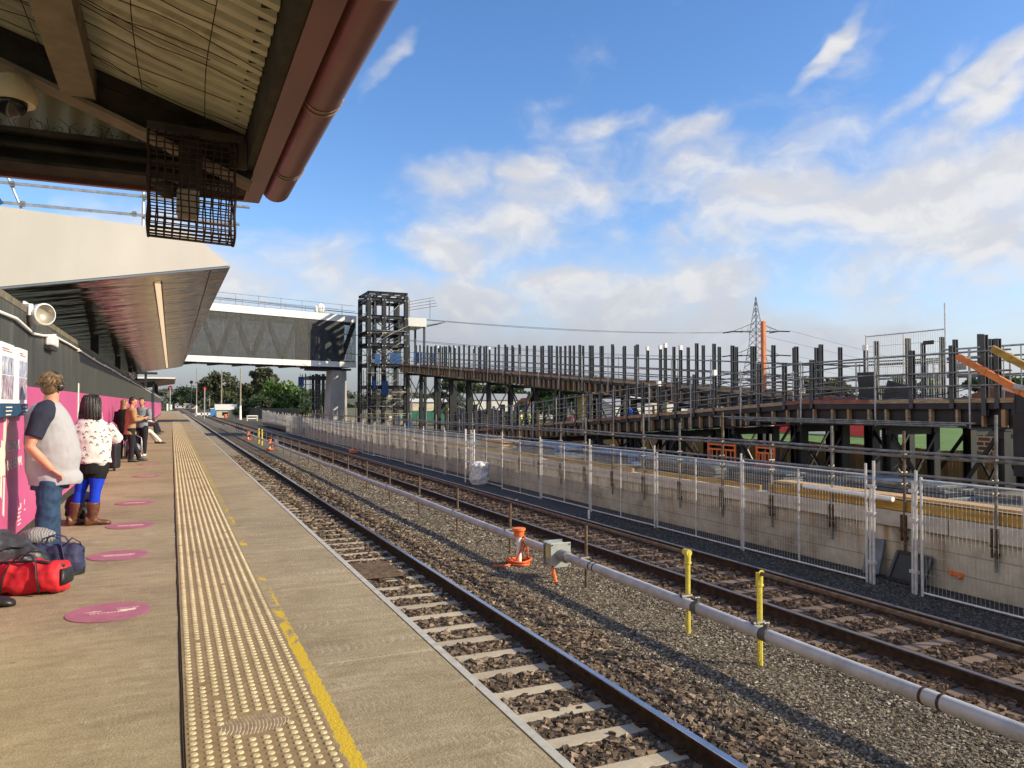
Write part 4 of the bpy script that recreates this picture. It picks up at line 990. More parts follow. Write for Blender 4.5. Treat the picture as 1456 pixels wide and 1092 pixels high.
for k in range(5): mb.box(WX+.0055,WX+.008,9.96,10.16-(.03*(k%3)),.38-.042*k,.395-.042*k); 
mb.box(WX+.0055,WX+.008,10.10,10.16,.395,.44); mb.box(WX+.0055,WX+.008,10.36,10.39,.40,.46); mb.box(WX+.0055,WX+.008,10.36,10.44,.33,.345)
build(mb,'banner_small_print',m_print,t,None)
for y in (19.2,20.4,21.1): 
    mb = MB(); 
    for k in range(3): mb.box(WX+.0055,WX+.008,y+.16*k,y+.16*k+.07,.75+.12*k,1.35-.1*k)
    build(mb,'banner_small_print',m_print,t,None)
for y,l in ((15.75,'narrow white notice strip standing up from the pink banner behind the woman'),(37,'narrow pink and white notice strip farther along the hoarding')):
    mb = MB(); mb.box(WX+.010,WX+.016,y-.09,y+.09,1.30,1.93); single(mb,'notice_strip',m_white if y<30 else m_pinkvinyl,l,'notice')
# conduit, lights
t2 = thing('wall_conduit','pale cable conduit running along the top of the hoarding','conduit',(WX+.03,20,2.45))
mb = MB(); pts = [(WX+.03,7,2.44),(WX+.03,8.5,2.43),(WX+.035,9.5,2.455),(WX+.03,10.6,2.39),(WX+.03,11.4,2.43)]+[(WX+.03,12.3+2*k,2.505+.012*math.sin(k*1.3)) for k in range(62)]
mb.path(pts,.017,7); build(mb,'conduit_run',m_white,t2,180)
mb = MB()
for k in range(40): mb.box(WX+.004,WX+.05,12.4+3*k,12.45+3*k,2.48,2.535)
build(mb,'saddle_clips',m_white,t2)
def floodlight(y,z,label):
    t = thing('floodlight',label,'floodlight',(WX+.02,y,z),R(40)); mb = MB()
    rot = Matrix.Rotation(R(90),3,'X')@Matrix.Rotation(0,3,'Y')
    prof = [(.0,-.24),(.085,-.24),(.105,-.20),(.112,-.02),(.125,.0),(.128,.10),(.115,.11),(.112,.105)]
    ringv = lambda r,a: [Vector((.13+r*math.cos(t_),-a,r*math.sin(t_))) for t_ in (2*math.pi*k/22 for k in range(22))]
    mb.loft([ringv(max(r,.001),a) for r,a in prof],False); build(mb,'housing',m_white,t,50,True)
    mb = MB(); mb.loft([ringv(.112,.10),ringv(.095,.06),ringv(.07,.03),ringv(.001,.02)],False); build(mb,'reflector',mat('dusty_reflector',(.42,.38,.31),.35,.3,.1,9),t,60,True)
    mb = MB(); mb.path([(-.02,.05,.05),(.02,.12,.14),(.10,.16,.12),(.13,.16,.02)],.018,8); mb.box(-.03,.02,-.05,.14,-.02,.11); build(mb,'mount_arm',m_white,t,40,True); return t
floodlight(10.35,2.60,'large round white floodlight on the hoarding above the brochure rack')
floodlight(33.5,2.68,'small distant white floodlight on the hoarding')
t = thing('bulkhead_light','white rectangular bulkhead light below the conduit','wall light',(WX+.05,12,2.4))
mb = MB(); mb.box(WX+.005,WX+.10,11.75,12.30,2.335,2.47); build(mb,'diffuser',m_glasslight,t,None,False,.02)
mb = MB(); mb.box(WX+.005,WX+.075,11.7,12.35,2.285,2.332); build(mb,'base_tray',m_black,t)
# brochure rack
t = thing('brochure_rack','white brochure rack with two leaflet bays and navy foot on the hoarding','brochure rack',(WX+.06,9.4,1.45))
RX = WX+.085
for i,(a,b) in enumerate(((8.35,9.22),(9.25,10.0))):
    mb = MB(); mb.loft([[(WX+.01,a,z),(WX+.04,a,z),(RX,a+.12,z),(RX,b-.12,z),(WX+.04,b,z),(WX+.01,b,z)] for z in (1.56,2.14)]); build(mb,'leaflet_bay',m_white,t,None)
    mb = MB(); mb.loft([[(WX+.01,a-.0,z),(WX+.045,a,z),(RX+.012,a+.12,z),(RX+.012,b-.12,z),(WX+.045,b,z),(WX+.01,b,z)] for z in (1.43,1.555)]); build(mb,'navy_foot',mat('navy_plinth',(.018,.06,.125),.45,0,.1,6),t,None)
    for q,m in ((0,mat('poster_mauve',(.35,.27,.36),.5,0,.5,7,0,None,(1,3,1.5),(6,.5),(.62,.58,.60))),(1,mat('poster_blue',(.30,.36,.55),.5,0,.5,9,0,None,(1,2,1),(7,.48),(.66,.60,.55)))):
        mb = MB(); z0,z1 = ((1.60,1.83),(1.84,2.01))[q]; mb.box(RX+.001,RX+.004,a+.14,b-.14,z0,z1); build(mb,'leaflet_print',m,t,None)
    mb = MB(); rr = random.Random(i)
    for k in range(3): mb.box(RX+.0125,RX+.0145,a+.30,a+.55+rr.uniform(-.05,.08),1.528-.036*k-.012,1.528-.036*k)
    build(mb,'foot_print',m_print,t,None)
    mb = MB(); mb.box(RX+.001,RX+.003,a+.15,b-.25,2.06,2.068); mb.box(RX+.001,RX+.003,a+.15,b-.4,2.08,2.09); build(mb,'header_lines',m_pinkvinyl,t,None)

# ------------------------------------------------------------------ white canopy with metal soffit
def soffit_mat():
    t = MT('bronze_metal_soffit'); v = t.ob(world=True); y = t.xyz(True)[1]; x = t.xyz(True)[0]
    n = t.noise(t.ob((.55,1.6,.2),True),1.1,3,.5)
    t.color(t.ramp(t.noise(t.ob((.3,3,.3),True),1.2,4),[(.3,(.34,.295,.245)),(.7,(.43,.38,.32))])); t.b.inputs['Metallic'].default_value = .9; t.rough(.13)
    jo = t.range(t.math('PINGPONG',y,.6),.0,.01,1,0)
    t.bump(t.math('SUBTRACT', t.math('MULTIPLY',n,1.0), t.math('MULTIPLY',jo,.06)),.085,1.0); return t.m
m_soffit = soffit_mat()
CY0, CY1 = 14.35, 52.5
face = [(.92,4.0),(.26,4.535),(-2.6,4.70),(-6.0,4.88),(-6.0,2.83),(-2.5,3.41)]
t = thing('platform_canopy','white wedge shaped platform canopy with shiny bronze soffit','canopy',(-2.5,CY0,3.4))
mb = MB(); lo_ = lambda x: 4.0+(x-.92)*.1725+.004; up_ = [(.92,4.006),(.26,4.535),(-2.6,4.70),(-6.0,4.88)]; vs = []
for x,z in up_: vs += [(x,CY0,z),(x,CY0,lo_(x)),(x,CY0+.02,z),(x,CY0+.02,lo_(x))]
mb.add(vs,[f for i in range(3) for f in ((4*i,4*i+1,4*i+5,4*i+4),(4*i+2,4*i+6,4*i+7,4*i+3),(4*i,4*i+4,4*i+6,4*i+2),(4*i+1,4*i+3,4*i+7,4*i+5))]); build(mb,'front_fascia',m_cream,t,None)
mb = MB(); mb.prism([(.92,CY0,4.0),(.26,CY0+.1,4.535),(.26,CY1,4.535),(.62,CY1,4.0)],(.0,0,-.03)); build(mb,'edge_fascia',m_cream,t,None)
mb = MB(); mb.prism([(.26,CY0+.1,4.53),(-6,CY0+.1,4.87),(-6,CY1,4.87),(.26,CY1,4.53)],(0,0,-.05)); build(mb,'roof_sheet',m_whitepanel,t,None)
mb = MB(); so_ = lambda x: 4.0+(x-.92)*(.59/3.42)
P_ = [(.92,CY0),(.60,CY1-1.0),(.30,CY1),(-6.0,CY1-1.5),(-6.0,CY0)]
mb.prism([(x,y,so_(x)-.005) for x,y in P_],(0,0,-.03)); build(mb,'soffit',m_soffit,t,None)
mb = MB(); mb.box(-.30,-.20,CY0+1.0,CY1-2,so_(-.25)-.052,so_(-.25)-.046)
em = MT('lit_canopy_strip'); em.color((.8,.72,.55)); em.b.inputs['Emission Color'].default_value = (1,.80,.50,1); em.b.inputs['Emission Strength'].default_value = .55
build(mb,'light_strip',em.m,t,None)
mb = MB(); mb.box(-.325,-.302,CY0+.9,CY1-1.9,so_(-.25)-.058,so_(-.25)-.03); mb.box(-.198,-.175,CY0+.9,CY1-1.9,so_(-.25)-.048,so_(-.25)-.018); build(mb,'strip_frame',m_black,t,None)
mb = MB(); mb.box(.60,.615,CY0+.15,CY1-2,so_(.6)-.042,so_(.6)-.036); build(mb,'soffit_seam',m_steel_dark,t,None)
for y in (24,34,44,50.5): mb = MB(); mb.box(-2.05,-1.85,y-.1,y+.1,0,so_(-2)-.04); build(mb,'column',m_steel_dark,t)
# black awning and column farther along
t = thing('far_awning','low black awning with white edge farther along the platform','awning',(-1,96,0))
mb = MB(); mb.prism([(-3.5,84,3.55),(.30,84,4.15),(.30,84,4.26),(-3.5,84,4.20)],(0,24,0)); build(mb,'roof_slab',m_black,t,None)
mb = MB(); mb.box(-3.5,.33,83.9,83.98,4.10,4.26); mb.box(.31,.40,83.9,108,4.18,4.27); build(mb,'white_edge',m_white,t,None)
for y in (84.5,95,106): mb = MB(); mb.box(-1.75,-1.55,y-.1,y+.1,0,3.9); build(mb,'column',m_steel_dark,t)
t = thing('black_gantry','black cantilever sign frame above the hoarding','frame',(-1.6,56,2.6))
mb = MB(); mb.box(-1.7,-1.55,58,58.15,0,4.35); build(mb,'post',m_black,t); mb = MB(); mb.box(-3.4,-.55,57.9,58.1,4.0,4.25); mb.box(-3.4,-.9,57.9,58.1,3.6,3.75); build(mb,'arms',m_black,t)
# scaffold rails above the canopy roof
t = thing('roof_scaffold','scaffold handrails standing on the white canopy roof','scaffold rail',(-1,17,4.6))
for z,x1,r in ((5.72,1.47,.03),(5.34,1.27,.03)):
    mb = MB(); mb.tube((-8,17,z+.02),(x1,17,z),r,10); build(mb,'rail',m_galv,t)
mb = MB(); mb.tube((-.56,17.06,4.5),(-.56,17.06,6.4),.03,8); mb.tube((-.46,17.2,4.5),(-.46,17.2,6.4),.03,8); build(mb,'standard',m_galv,t)
mb = MB(); mb.tube((-3.05,17.06,6.3),(-2.35,17.06,4.5),.025,8); build(mb,'brace',m_galv,t)
for x,z in ((-.52,5.72),(-.72,5.36),(-2.8,5.72),(-2.62,5.36)):
    mb = MB(); mb.box(x-.04,x+.04,16.955,17.05,z-.045,z+.045); mb.tube((x-.05,16.95,z),(x+.05,16.95,z),.014,6); build(mb,'coupler',m_galv_dull,t)
mb = MB(); mb.prism([(-3.35,16.8,5.0),(-2.9,16.8,5.3),(-3.1,16.8,5.62),(-3.6,16.8,5.6)],(0,.05,0)); single(mb,'blue_sign',m_tarpblue,'corner of a blue sheet at the left edge on the canopy roof','sheet')

# ------------------------------------------------------------------ near canopy overhead
t = thing('brown_canopy','old brown platform canopy overhead with cream corrugated roof and round gutter','canopy',(0,3,2.85))
EY = 5.1
def rz_(x): return 3.03+(.43-x)*.33
mb = MB(); nseg = 900; xs_ = [.36,-.4,-1.4,-2.4,-3.4]
ysg = np.linspace(-1.5,EY,nseg)
cor = [.034*max(0.0,min(1.0,(abs(((y/.105)%1)-.5)-.24)/.07)) for y in ysg]
n = len(xs_); vs = [(x,y,rz_(x)+c) for y,c in zip(ysg,cor) for x in xs_]; vs += [(x,y,rz_(x)+c+.012) for y,c in zip(ysg,cor) for x in xs_]
fs = [(j*n+i,j*n+i+1,(j+1)*n+i+1,(j+1)*n+i) for j in range(nseg-1) for i in range(n-1)]; o_ = n*nseg
fs += [tuple(reversed([q+o_ for q in f])) for f in fs]
mb.add(vs,fs); build(mb,'corrugated_roof',m_roofcream,t,60)
mb = MB(); xg = np.linspace(.35,-3.4,160)          # corrugated end gable
vs = [(x,EY-.03+.012*math.sin(2*math.pi*x/.13),z) for x in xg for z in (3.0,rz_(x)-.01)]
mb.add(vs,[(2*i,2*i+2,2*i+3,2*i+1) for i in range(len(xg)-1)]); mb.add([(a,b+.02,c) for a,b,c in vs],[(2*i,2*i+1,2*i+3,2*i+2) for i in range(len(xg)-1)]); build(mb,'gable_sheet',m_roofcream,t,60)
# fascia, gutter with brackets
mb = MB(); mb.box(.405,.505,-1.5,EY+.04,2.85,3.09); build(mb,'side_fascia',m_canopybrown,t,None)
mb = MB(); mb.path([(.605,-1.5,2.950),(.605,EY+.03,2.950)],.092,22); mb.cm = 0; build(mb,'gutter',m_canopybrown,t,50)
mb = MB(); mb.box(.506,.52,-1.5,EY+.02,2.93,3.06); build(mb,'gutter_gap_strip',m_black,t,None)
mb = MB()
for y in (1.2,2.35,3.45,4.55):
    mb.path([(.605+.0945*math.cos(a),y,2.95+.0945*math.sin(a)) for a in np.linspace(-2.9,.9,16)],.0035,6); mb.path([(.605+.0945*math.cos(a),y+.05,2.95+.0945*math.sin(a)) for a in np.linspace(-2.9,.9,16)],.0035,6)
build(mb,'gutter_straps',mat('tarnished_strap',(.30,.22,.17),.4,.4,.2,20),t,180)
mb = MB(); mb.box(.365,.403,-1.5,EY-.05,2.86,3.105); mb.box(.30,.364,-1.5,EY-.05,3.085,3.105); build(mb,'edge_angle',m_beamdark,t,None)
mb = MB(); mb.box(-3.4,.505,EY+.041,EY+.08,2.852,3.25); build(mb,'end_fascia',m_canopybrown,t,None)
mb = MB(); mb.box(-3.4,.40,EY-.10,EY+.038,2.875,3.07); mb.box(-3.4,.43,EY-.20,EY-.102,3.045,3.07); mb.box(-3.4,.43,EY-.2,EY-.102,2.875,2.895); mb.tube((-3.4,EY-.16,2.98),(.36,EY-.16,2.98),.02,8); build(mb,'end_beam',m_beamdark,t)
mb = MB(); mb.bar((.43,4.55,2.905),(-3.2,4.55,4.35),.05,.26); build(mb,'rafter_web',m_beamdark,t)
mb = MB(); mb.bar((.40,4.55,2.785),(-3.2,4.55,4.225),.16,.022); build(mb,'rafter_flange',m_beamtan,t)
mb = MB(); mb.bar((.43,1.2,2.905),(-3.2,1.2,4.35),.05,.26); build(mb,'rafter_web',m_beamdark,t)
mb = MB(); mb.box(-.53,-.375,-1.2,4.50,3.13,3.27); build(mb,'purlin',m_beamtan,t,None)
# netting wires under the roof
mb = MB(); rr = random.Random(5); y = .6
while y < 4.95:
    x = .36; pts = []
    ph = rr.uniform(0,6)
    while x > -1.9: pts.append((x,y+.032*math.sin(x*4.3+ph)+.02*math.sin(x*11+ph*2)+rr.uniform(-.006,.006),rz_(x)-.035-.03*abs(math.sin(x*3.5+ph)))); x -= .11
    k0 = rr.randint(0,4); mb.path(pts[k0:len(pts)-rr.randint(0,6)],.0022,4); y += rr.uniform(.07,.22)
for x in (.14,-.16,-.62,-1.0):
    mb.path([(x+.012*math.sin(q*3),q,rz_(x)-.045+.008*math.sin(q*7)) for q in np.linspace(.5,4.95,40)],.0022,4)
build(mb,'netting_wires',m_wire,t,180)
mb = MB(); rr = random.Random(9)
for k in range(70): x = -rr.random()*1.6+.2; z = 3.075; mb.path([(x,EY-.15,z),(x+rr.uniform(-.03,.03),EY-.15-rr.uniform(0,.06),z+rr.uniform(.01,.05)),(x+rr.uniform(-.05,.05),EY-.15-rr.uniform(.0,.07),z+rr.uniform(.0,.08))],.0016,4)
o = build(mb,'nest_twigs',m_wire,t,180); o['kind'] = 'stuff'
# rusty cage with a speaker inside
t = thing('wire_cage','rusty wire mesh cage hanging under the canopy corner','cage',(.10,4.75,2.5))
mb = MB(); X0,X1 = -.122,.300; Y0_,Y1_ = 4.31,4.63
prof = [(Y0_+.02,z) for z in np.arange(2.975,2.54,-.032)]
cyc,czc,rad = (Y0_+.02+.14),2.545,.14
prof += [(cyc-rad*math.cos(a),czc-rad*.72*math.sin(a)) for a in np.linspace(.25,math.pi,13)]
prof += [(Y0_+.30,z) for z in np.arange(2.575,2.97,.032)]
sl_ = lambda x: -.02*(x-X0)/.47
def cg(x,p): return (x+.003*math.sin(p[1]*30+x*9),p[0],p[1]+sl_(x))
for x in np.arange(X0,X1+.001,.0392): mb.path([cg(x,p) for p in prof],.0042,5)
for p in prof: mb.path([cg(x,p) for x in np.linspace(X0,X1,10)],.0038,5)
for x in (X0,X1): mb.path([cg(x,p) for p in prof],.008,6)
build(mb,'mesh_wires',m_rust if False else mat('brown_rusted_wire',(.050,.028,.02),.8,.2,.35,20),t,180)
mb = MB(); mb.bar((X0-.01,4.34,2.99),(X1+.04,4.34,2.97),.05,.04); mb.box(X1-.02,X1+.06,4.34,4.37,2.82,2.975); build(mb,'top_bracket',m_beamdark,t)
t = thing('horn_speaker','beige horn speaker inside the wire cage','speaker',(.1,4.85,2.75))
mb = MB(); mb.loft([[(.07+dx*a,4.47+dy*b,z) for dx,dy in ((-1,-1),(1,-1),(1,1),(-1,1))] for z,a,b in ((2.56,.048,.055),(2.59,.058,.062),(2.69,.056,.062),(2.71,.04,.04))]); build(mb,'speaker_body',mat('beige_speaker',(.35,.29,.19),.6,0,.2,12),t,None)
mb = MB(); mb.box(.02,.14,4.42,4.53,2.712,2.96); build(mb,'speaker_mount',m_beamdark,t); mb = MB(); mb.ell((-.03,4.47,2.70),.065,.055,.045); build(mb,'horn_mouth',m_beamdark,t)
# CCTV dome
t = thing('cctv_dome','cream dome camera with dark glass under the canopy','camera',(-.70,4.2,3.03))
mb = MB(); mb.lathe((-.70,4.2,2.965),[(.070,0),(.098,-.006),(.106,.012),(.106,.05),(.095,.075),(.05,.12)],26); build(mb,'dome_housing',mat('cream_camera_shell',(.62,.50,.31),.5,0,.1,9),t,40)
mb = MB(); mb.ell((-.70,4.2,2.962),.068,.068,.068,18,12); build(mb,'dark_dome',m_blackglass,t,180)
mb = MB(); mb.bar((-.70,4.2,3.075),(-.70,4.53,3.15),.06,.02); build(mb,'mount_bracket',m_beamtan,t)
# ------------------------------------------------------------------ hills, woods, trees
GZ0 = -1.62
def leaf_mat(name, c):
    t = MT(name); a = t.N.new('ShaderNodeAttribute'); a.attribute_name = 'tone'
    t.color(t.ramp(a.outputs['Fac'],[(0,tuple(x*.55 for x in c)),(.5,c),(1,tuple(min(1,x*1.7) for x in c))])); t.rough(.7)
    tr = t.N.new('ShaderNodeBsdfTranslucent'); tr.inputs[0].default_value = tuple(x*1.2 for x in c)+(1,)
    mx_ = t.N.new('ShaderNodeMixShader'); mx_.inputs[0].default_value = .25
    t.L.new(t.b.outputs[0],mx_.inputs[1]); t.L.new(tr.outputs[0],mx_.inputs[2]); t.L.new(mx_.outputs[0],t.N['Material Output'].inputs[0]); return t.m
m_gum = leaf_mat('olive_gum_leaves',(.075,.085,.04)); m_green = leaf_mat('mid_green_leaves',(.055,.105,.025)); m_lime = leaf_mat('fresh_green_leaves',(.10,.17,.03))
m_darkl = leaf_mat('dark_evergreen_leaves',(.035,.055,.022)); m_palm = leaf_mat('palm_leaves',(.085,.10,.045)); m_wood_l = leaf_mat('far_wood_leaves',(.055,.065,.038))
m_bark = mat('grey_brown_bark',(.13,.10,.075),.9,0,.3,4,.4,20)
def leaf_cloud(name, clumps, per, size, m, parent, r_):
    P = []; T_ = []
    for (c,rad) in clumps:
        d = r_.normal(0,1,(per,3)); d /= np.linalg.norm(d,axis=1)[:,None]; rr = rad*(.45+.6*r_.random(per))[:,None]
        P.append(np.array(c)[None]+d*rr*np.array([1,1,.8])); T_.append(np.clip(.5+r_.normal(0,.2)+r_.normal(0,.16,per),0,1))
    P = np.concatenate(P); T_ = np.concatenate(T_); n = len(P)
    a = r_.normal(0,1,(n,3)); a /= np.linalg.norm(a,axis=1)[:,None]; b = np.cross(a,r_.normal(0,1,(n,3))); b /= np.linalg.norm(b,axis=1)[:,None]
    s = (size*(.6+.8*r_.random(n)))[:,None]
    V = np.stack([P-a*s,P+b*s*.6,P+a*s,P-b*s*.6],1).reshape(-1,3)
    off = np.zeros(3); q = parent
    while q is not None: off += np.array(q.location); q = q.parent
    V -= off
    me = bpy.data.meshes.new(name); me.vertices.add(len(V)); me.vertices.foreach_set('co',V.ravel()); me.loops.add(4*n); me.loops.foreach_set('vertex_index',np.arange(4*n,dtype=np.int32))
    me.polygons.add(n); me.polygons.foreach_set('loop_start',np.arange(0,4*n,4,dtype=np.int32)); me.polygons.foreach_set('loop_total',np.full(n,4,dtype=np.int32))
    at = me.attributes.new('tone','FLOAT','POINT'); at.data.foreach_set('value',np.repeat(T_,4).astype(np.float32)); me.materials.append(m); me.update(calc_edges=True)
    o = bpy.data.objects.new(name,me); COL.objects.link(o)
    if parent is not None: o.parent = parent
    return o
def tree(x,y,h,w,m,label,seed,kind='round',z=GZ0,leaf=.35,per=110,ncl=26,group='trees beyond the railway yard'):
    r_ = np.random.default_rng(seed); t = thing('tree',label,'tree',(x,y,z),0,group); mb = MB()
    ct = h*(.45 if kind != 'bush' else .15); mb.path([(x,y,z-.2),(x+.02*h,y,z+ct*.6),(x,y,z+h*.75)],[.035*h,.026*h,.008*h],8)
    cl = []
    for k in range(ncl):
        a = r_.random()*6.283; u = r_.random()
        if kind == 'gum': zz = h*(.35+.62*r_.random()); rr = w*(.25+.75*r_.random())*math.sin(math.pi*min(1,(zz/h-.2)/.85))
        elif kind == 'bush': zz = h*(.12+.78*r_.random()**.8); rr = w*math.sqrt(u)*(1-.5*(zz/h)**2)
        else: zz = h*(.28+.66*r_.random()); rr = w*math.sqrt(u)*math.sqrt(max(.05,1-((zz/h-.55)/.5)**2))
        c = (x+rr*math.cos(a),y+rr*math.sin(a),z+zz); cl.append((c,w*(.20+.18*r_.random()) if kind != 'gum' else w*(.16+.16*r_.random())))
        if k < 8: mb.path([(x,y,z+max(.1,zz*.55)),(x+rr*.5*math.cos(a),y+rr*.5*math.sin(a),z+zz*.8),c],[.012*h,.008*h,.003*h],5)
    build(mb,'trunk',m_bark,t,60); leaf_cloud('crown',cl,per,leaf,m,t,r_); return t
def proj(x,y,D,z=GZ0):                            # helper for placing far things from bearings measured in the photograph
    u = (x-728)/1090; f = Vector((math.sin(R(23.95)),math.cos(R(23.95)))); r = Vector((math.cos(R(23.95)),-math.sin(R(23.95)))); p = f*D+r*u*D; return p.x,p.y
TR = [ (312,260,13.5,7.0,m_gum,'tall olive gum tree beyond the row of white based poles','gum'),
  (374,200,12.0,5.5,m_gum,'grey green gum tree rising above the bright bush','gum'),(402,185,8.2,5.2,m_lime,'bright green bushy tree left of the bridge pier','round'),
  (366,175,5.0,4.5,m_darkl,'low dark bush under the grey green gum tree','bush'),(430,180,6.5,5.5,m_green,'dark green shrubby tree next to the pier scaffold','bush'),
  (448,190,6.4,4.5,m_green,'green tree half hidden by the pier scaffold','bush'),(338,300,7,6,m_darkl,'dark distant tree behind the white shed','bush'),
  (290,420,11,8,m_darkl,'dark far tree left of the tall gum','round'),(270,520,14,11,m_darkl,'far tree beside the black signal head','round'),
  (655,210,10.5,6,m_darkl,'rounded dark tree seen between ramp columns','round'),(690,240,9.5,8,m_darkl,'wide dark tree under the rear ramp','round'),(720,240,9.5,7,m_darkl,'dark tree right of the wide one under the rear ramp','round'),
  (790,150,8.0,4,m_green,'green tree behind the ramp columns near the workers','round'),(838,160,8,5,m_gum,'olive tree behind the ramp with yellow buildings','round'),(762,170,6,4,m_green,'leafy bush behind the yellow vests','bush'),
  (1172,105,6.6,3.6,m_gum,'round olive tree showing over the upper landing','round'),(1300,62,5.2,2.6,m_green,'green tree seen behind the orange beam','round'),(1272,66,4.9,2.4,m_green,'small green tree left of the orange beam','round'),(1420,70,6,2.8,m_green,'green tree at the right edge behind the landing','round'),
  (905,190,7,5,m_darkl,'dark tree far behind the middle of the front ramp','round'),(620,330,9,6,m_darkl,'dark tree right of the lift tower','round')]
for i,(px,D,h,w,m,l,k) in enumerate(TR):
    x,y = proj(px,0,D); tree(x,y,h,w,m,l,100+i,k,GZ0,.30+D*.0009,120 if D < 260 else 80,30 if k!='gum' else 40)
# palm
x,y = proj(640,0,120); t = thing('palm_tree','feathery palm tree seen under the rear ramp','tree',(x,y,GZ0)); mb = MB(); mb.path([(x,y,GZ0),(x+.2,y,GZ0+3.2)],[.3,.22],8); build(mb,'trunk',m_bark,t)
mb = MB(); rr = random.Random(4)
for k in range(26):
    a = k*2.4; L = rr.uniform(2.2,3.1); e = rr.uniform(-.1,1.3); pts = []
    for q in range(7):
        s = q/6; pts.append(Vector((x+.2+math.cos(a)*L*s*math.cos(e*.6),y+math.sin(a)*L*s*math.cos(e*.6),GZ0+3.2+L*s*math.sin(e)-1.5*s*s)))
    for p,q in zip(pts,pts[1:]):
        d = (q-p).normalized(); n_ = d.cross(Vector((0,0,1))).normalized()
        for sg in (-1,1): mb.add([p,q,q+n_*sg*.42+d*.3-Vector((0,0,.22)),p+n_*sg*.42+d*.3-Vector((0,0,.22))],[(0,1,2,3)])
o = build(mb,'crown',m_palm,t,None)
# far hills and the woods on them
def hills():
    mb = MB(); th = np.linspace(-50,95,120); rad = [700,900,1150,1500,2000,2600,3400]; r_ = np.random.default_rng(2)
    ph = r_.random(8)*6
    def hh(a,r):
        b = sum(math.sin(a*f_/57.3*3+ph[i])*w for i,(f_,w) in enumerate(((1.3,1),(3.1,.6),(7,.35),(15,.2))))
        base = {700:-2,900:2,1150:7,1500:13,2000:24,2600:36,3400:40}[r]; return GZ0+base*(1+.30*b)-(0 if r>700 else 1)
    vs = [(r*math.sin(R(a)),r*math.cos(R(a)),hh(a,r)) for r in rad for a in th]; n = len(th)
    mb.add(vs,[(j*n+i,j*n+i+1,(j+1)*n+i+1,(j+1)*n+i) for j in range(len(rad)-1) for i in range(n-1)])
    t = MT('distant_hill_fields'); v = t.ob(world=True); nn = t.noise(v,.006,7,.65); t.color(t.ramp(nn,[(.4,(.05,.06,.035)),(.55,(.09,.095,.05)),(.68,(.17,.145,.09))])); t.rough(.95)
    struct(mb,'hills',t.m,180); return hh
hh = hills(); r_ = np.random.default_rng(21); cl = []
for k in range(900):
    a = r_.uniform(-30,70); i = r_.integers(0,5); r = [700,900,1150,1500,2000][i]; s = (3.5+r*.0022)*r_.uniform(.7,1.5)
    cl.append(((r*math.sin(R(a)),r*math.cos(R(a)),hh(a,r)+s*.6),s))
o = leaf_cloud('far_woods',cl,34,2.6,m_wood_l,None,r_); setp(o,'belt of dark trees and scrub along the far hills','woods',None,'stuff')
cl = []
for k in range(240):
    px = r_.uniform(150,330); D = r_.uniform(330,640); x,y = proj(px,0,D)
    if abs(x-6) < 9: continue
    s = r_.uniform(2.0,4.6); cl.append(((x,y,GZ0+s*.8),s))
o = leaf_cloud('trackside_scrub',cl,46,.9,m_wood_l,None,r_); setp(o,'scrub and low trees on both sides of the far tracks','scrub',None,'stuff')

# ------------------------------------------------------------------ far yard: poles, signals, small buildings
m_pole = mat('weathered_timber_pole',(.33,.29,.23),.8,0,.2,3)
for px,D,h,l in ((342,150,10.2,'pole with white base, rightmost of the row under the bridge'),(315,186,11.5,'pole with white base standing left of the white shed'),(279.5,252,15,'leftmost tall pole with white base past the signals'),(298,300,18,'bare timber pole behind the red signal')):
    x,y = proj(px,0,D); t = thing('yard_pole',l,'pole',(x,y,GZ0),0,'tall poles beyond the footbridge'); mb = MB(); mb.tube((x,y,GZ0),(x,y,GZ0+h),.17,8,.11); build(mb,'shaft',m_pole,t)
    if px != 298: mb = MB(); mb.tube((x,y,GZ0),(x,y,GZ0+2.9),.26,8,.19); build(mb,'white_base',m_white,t)
mredl = MT('red_signal_lamp'); mredl.color((.6,.01,.01)); mredl.b.inputs['Emission Color'].default_value = (1,.02,.03,1); mredl.b.inputs['Emission Strength'].default_value = 2.2
def signal(px,D,z0,zh,l,lit=True,r=.42):
    x,y = proj(px,0,D); t = thing('rail_signal',l,'signal',(x,y,z0)); mb = MB(); mb.tube((x,y,z0),(x,y,zh),.10,8); build(mb,'mast',m_galv if lit else m_steel_dark,t)
    mb = MB(); mb.tube((x,y+.12,zh),(x,y-.06,zh),r*1.0,18); mb.tube((x,y-.06,zh+.05),(x,y-.35,zh+.05),r*.55,14,None,False); build(mb,'black_target',m_black,t)
    if lit: mb = MB(); mb.tube((x,y-.10,zh),(x,y-.14,zh),r*.42,14); build(mb,'red_lamp',mredl.m,t)
    return t
signal(291,150,GZ0,4.65,'red signal on a slim mast at the end of the pipe barrier')
signal(242,188,0,5.6,'red signal standing at the far end of the platform',True,.5)
signal(272,230,GZ0,8.2,'black unlit signal head on a tall mast',False,.5)
mb = MB(); x,y = proj(238,0,186); mb.tube((x,y,0),(x,y,1.7),.22,8); single(mb,'white_post_base',m_white,'thick white post foot at the far end of the platform','post')
mb = MB(); x,y = proj(243,0,190); mb.box(x-.3,x+.3,y,y+.1,.2,1.5); single(mb,'white_board',m_white,'white board beside the far platform signal','board')
t = thing('portable_toilet','blue portable toilet in the yard beyond the red signal','portable toilet',(*proj(304,0,185),GZ0)); x,y = proj(303,0,185)
mb = MB(); mb.box(x-.55,x+.55,y-.5,y+.6,GZ0,GZ0+2.1); build(mb,'cabin',mat('light_blue_plastic',(.05,.22,.55),.5,0,.1,3),t,None); mb = MB(); mb.box(x-.6,x+.6,y-.55,y+.65,GZ0+2.102,GZ0+2.25); build(mb,'roof',m_white,t,None)
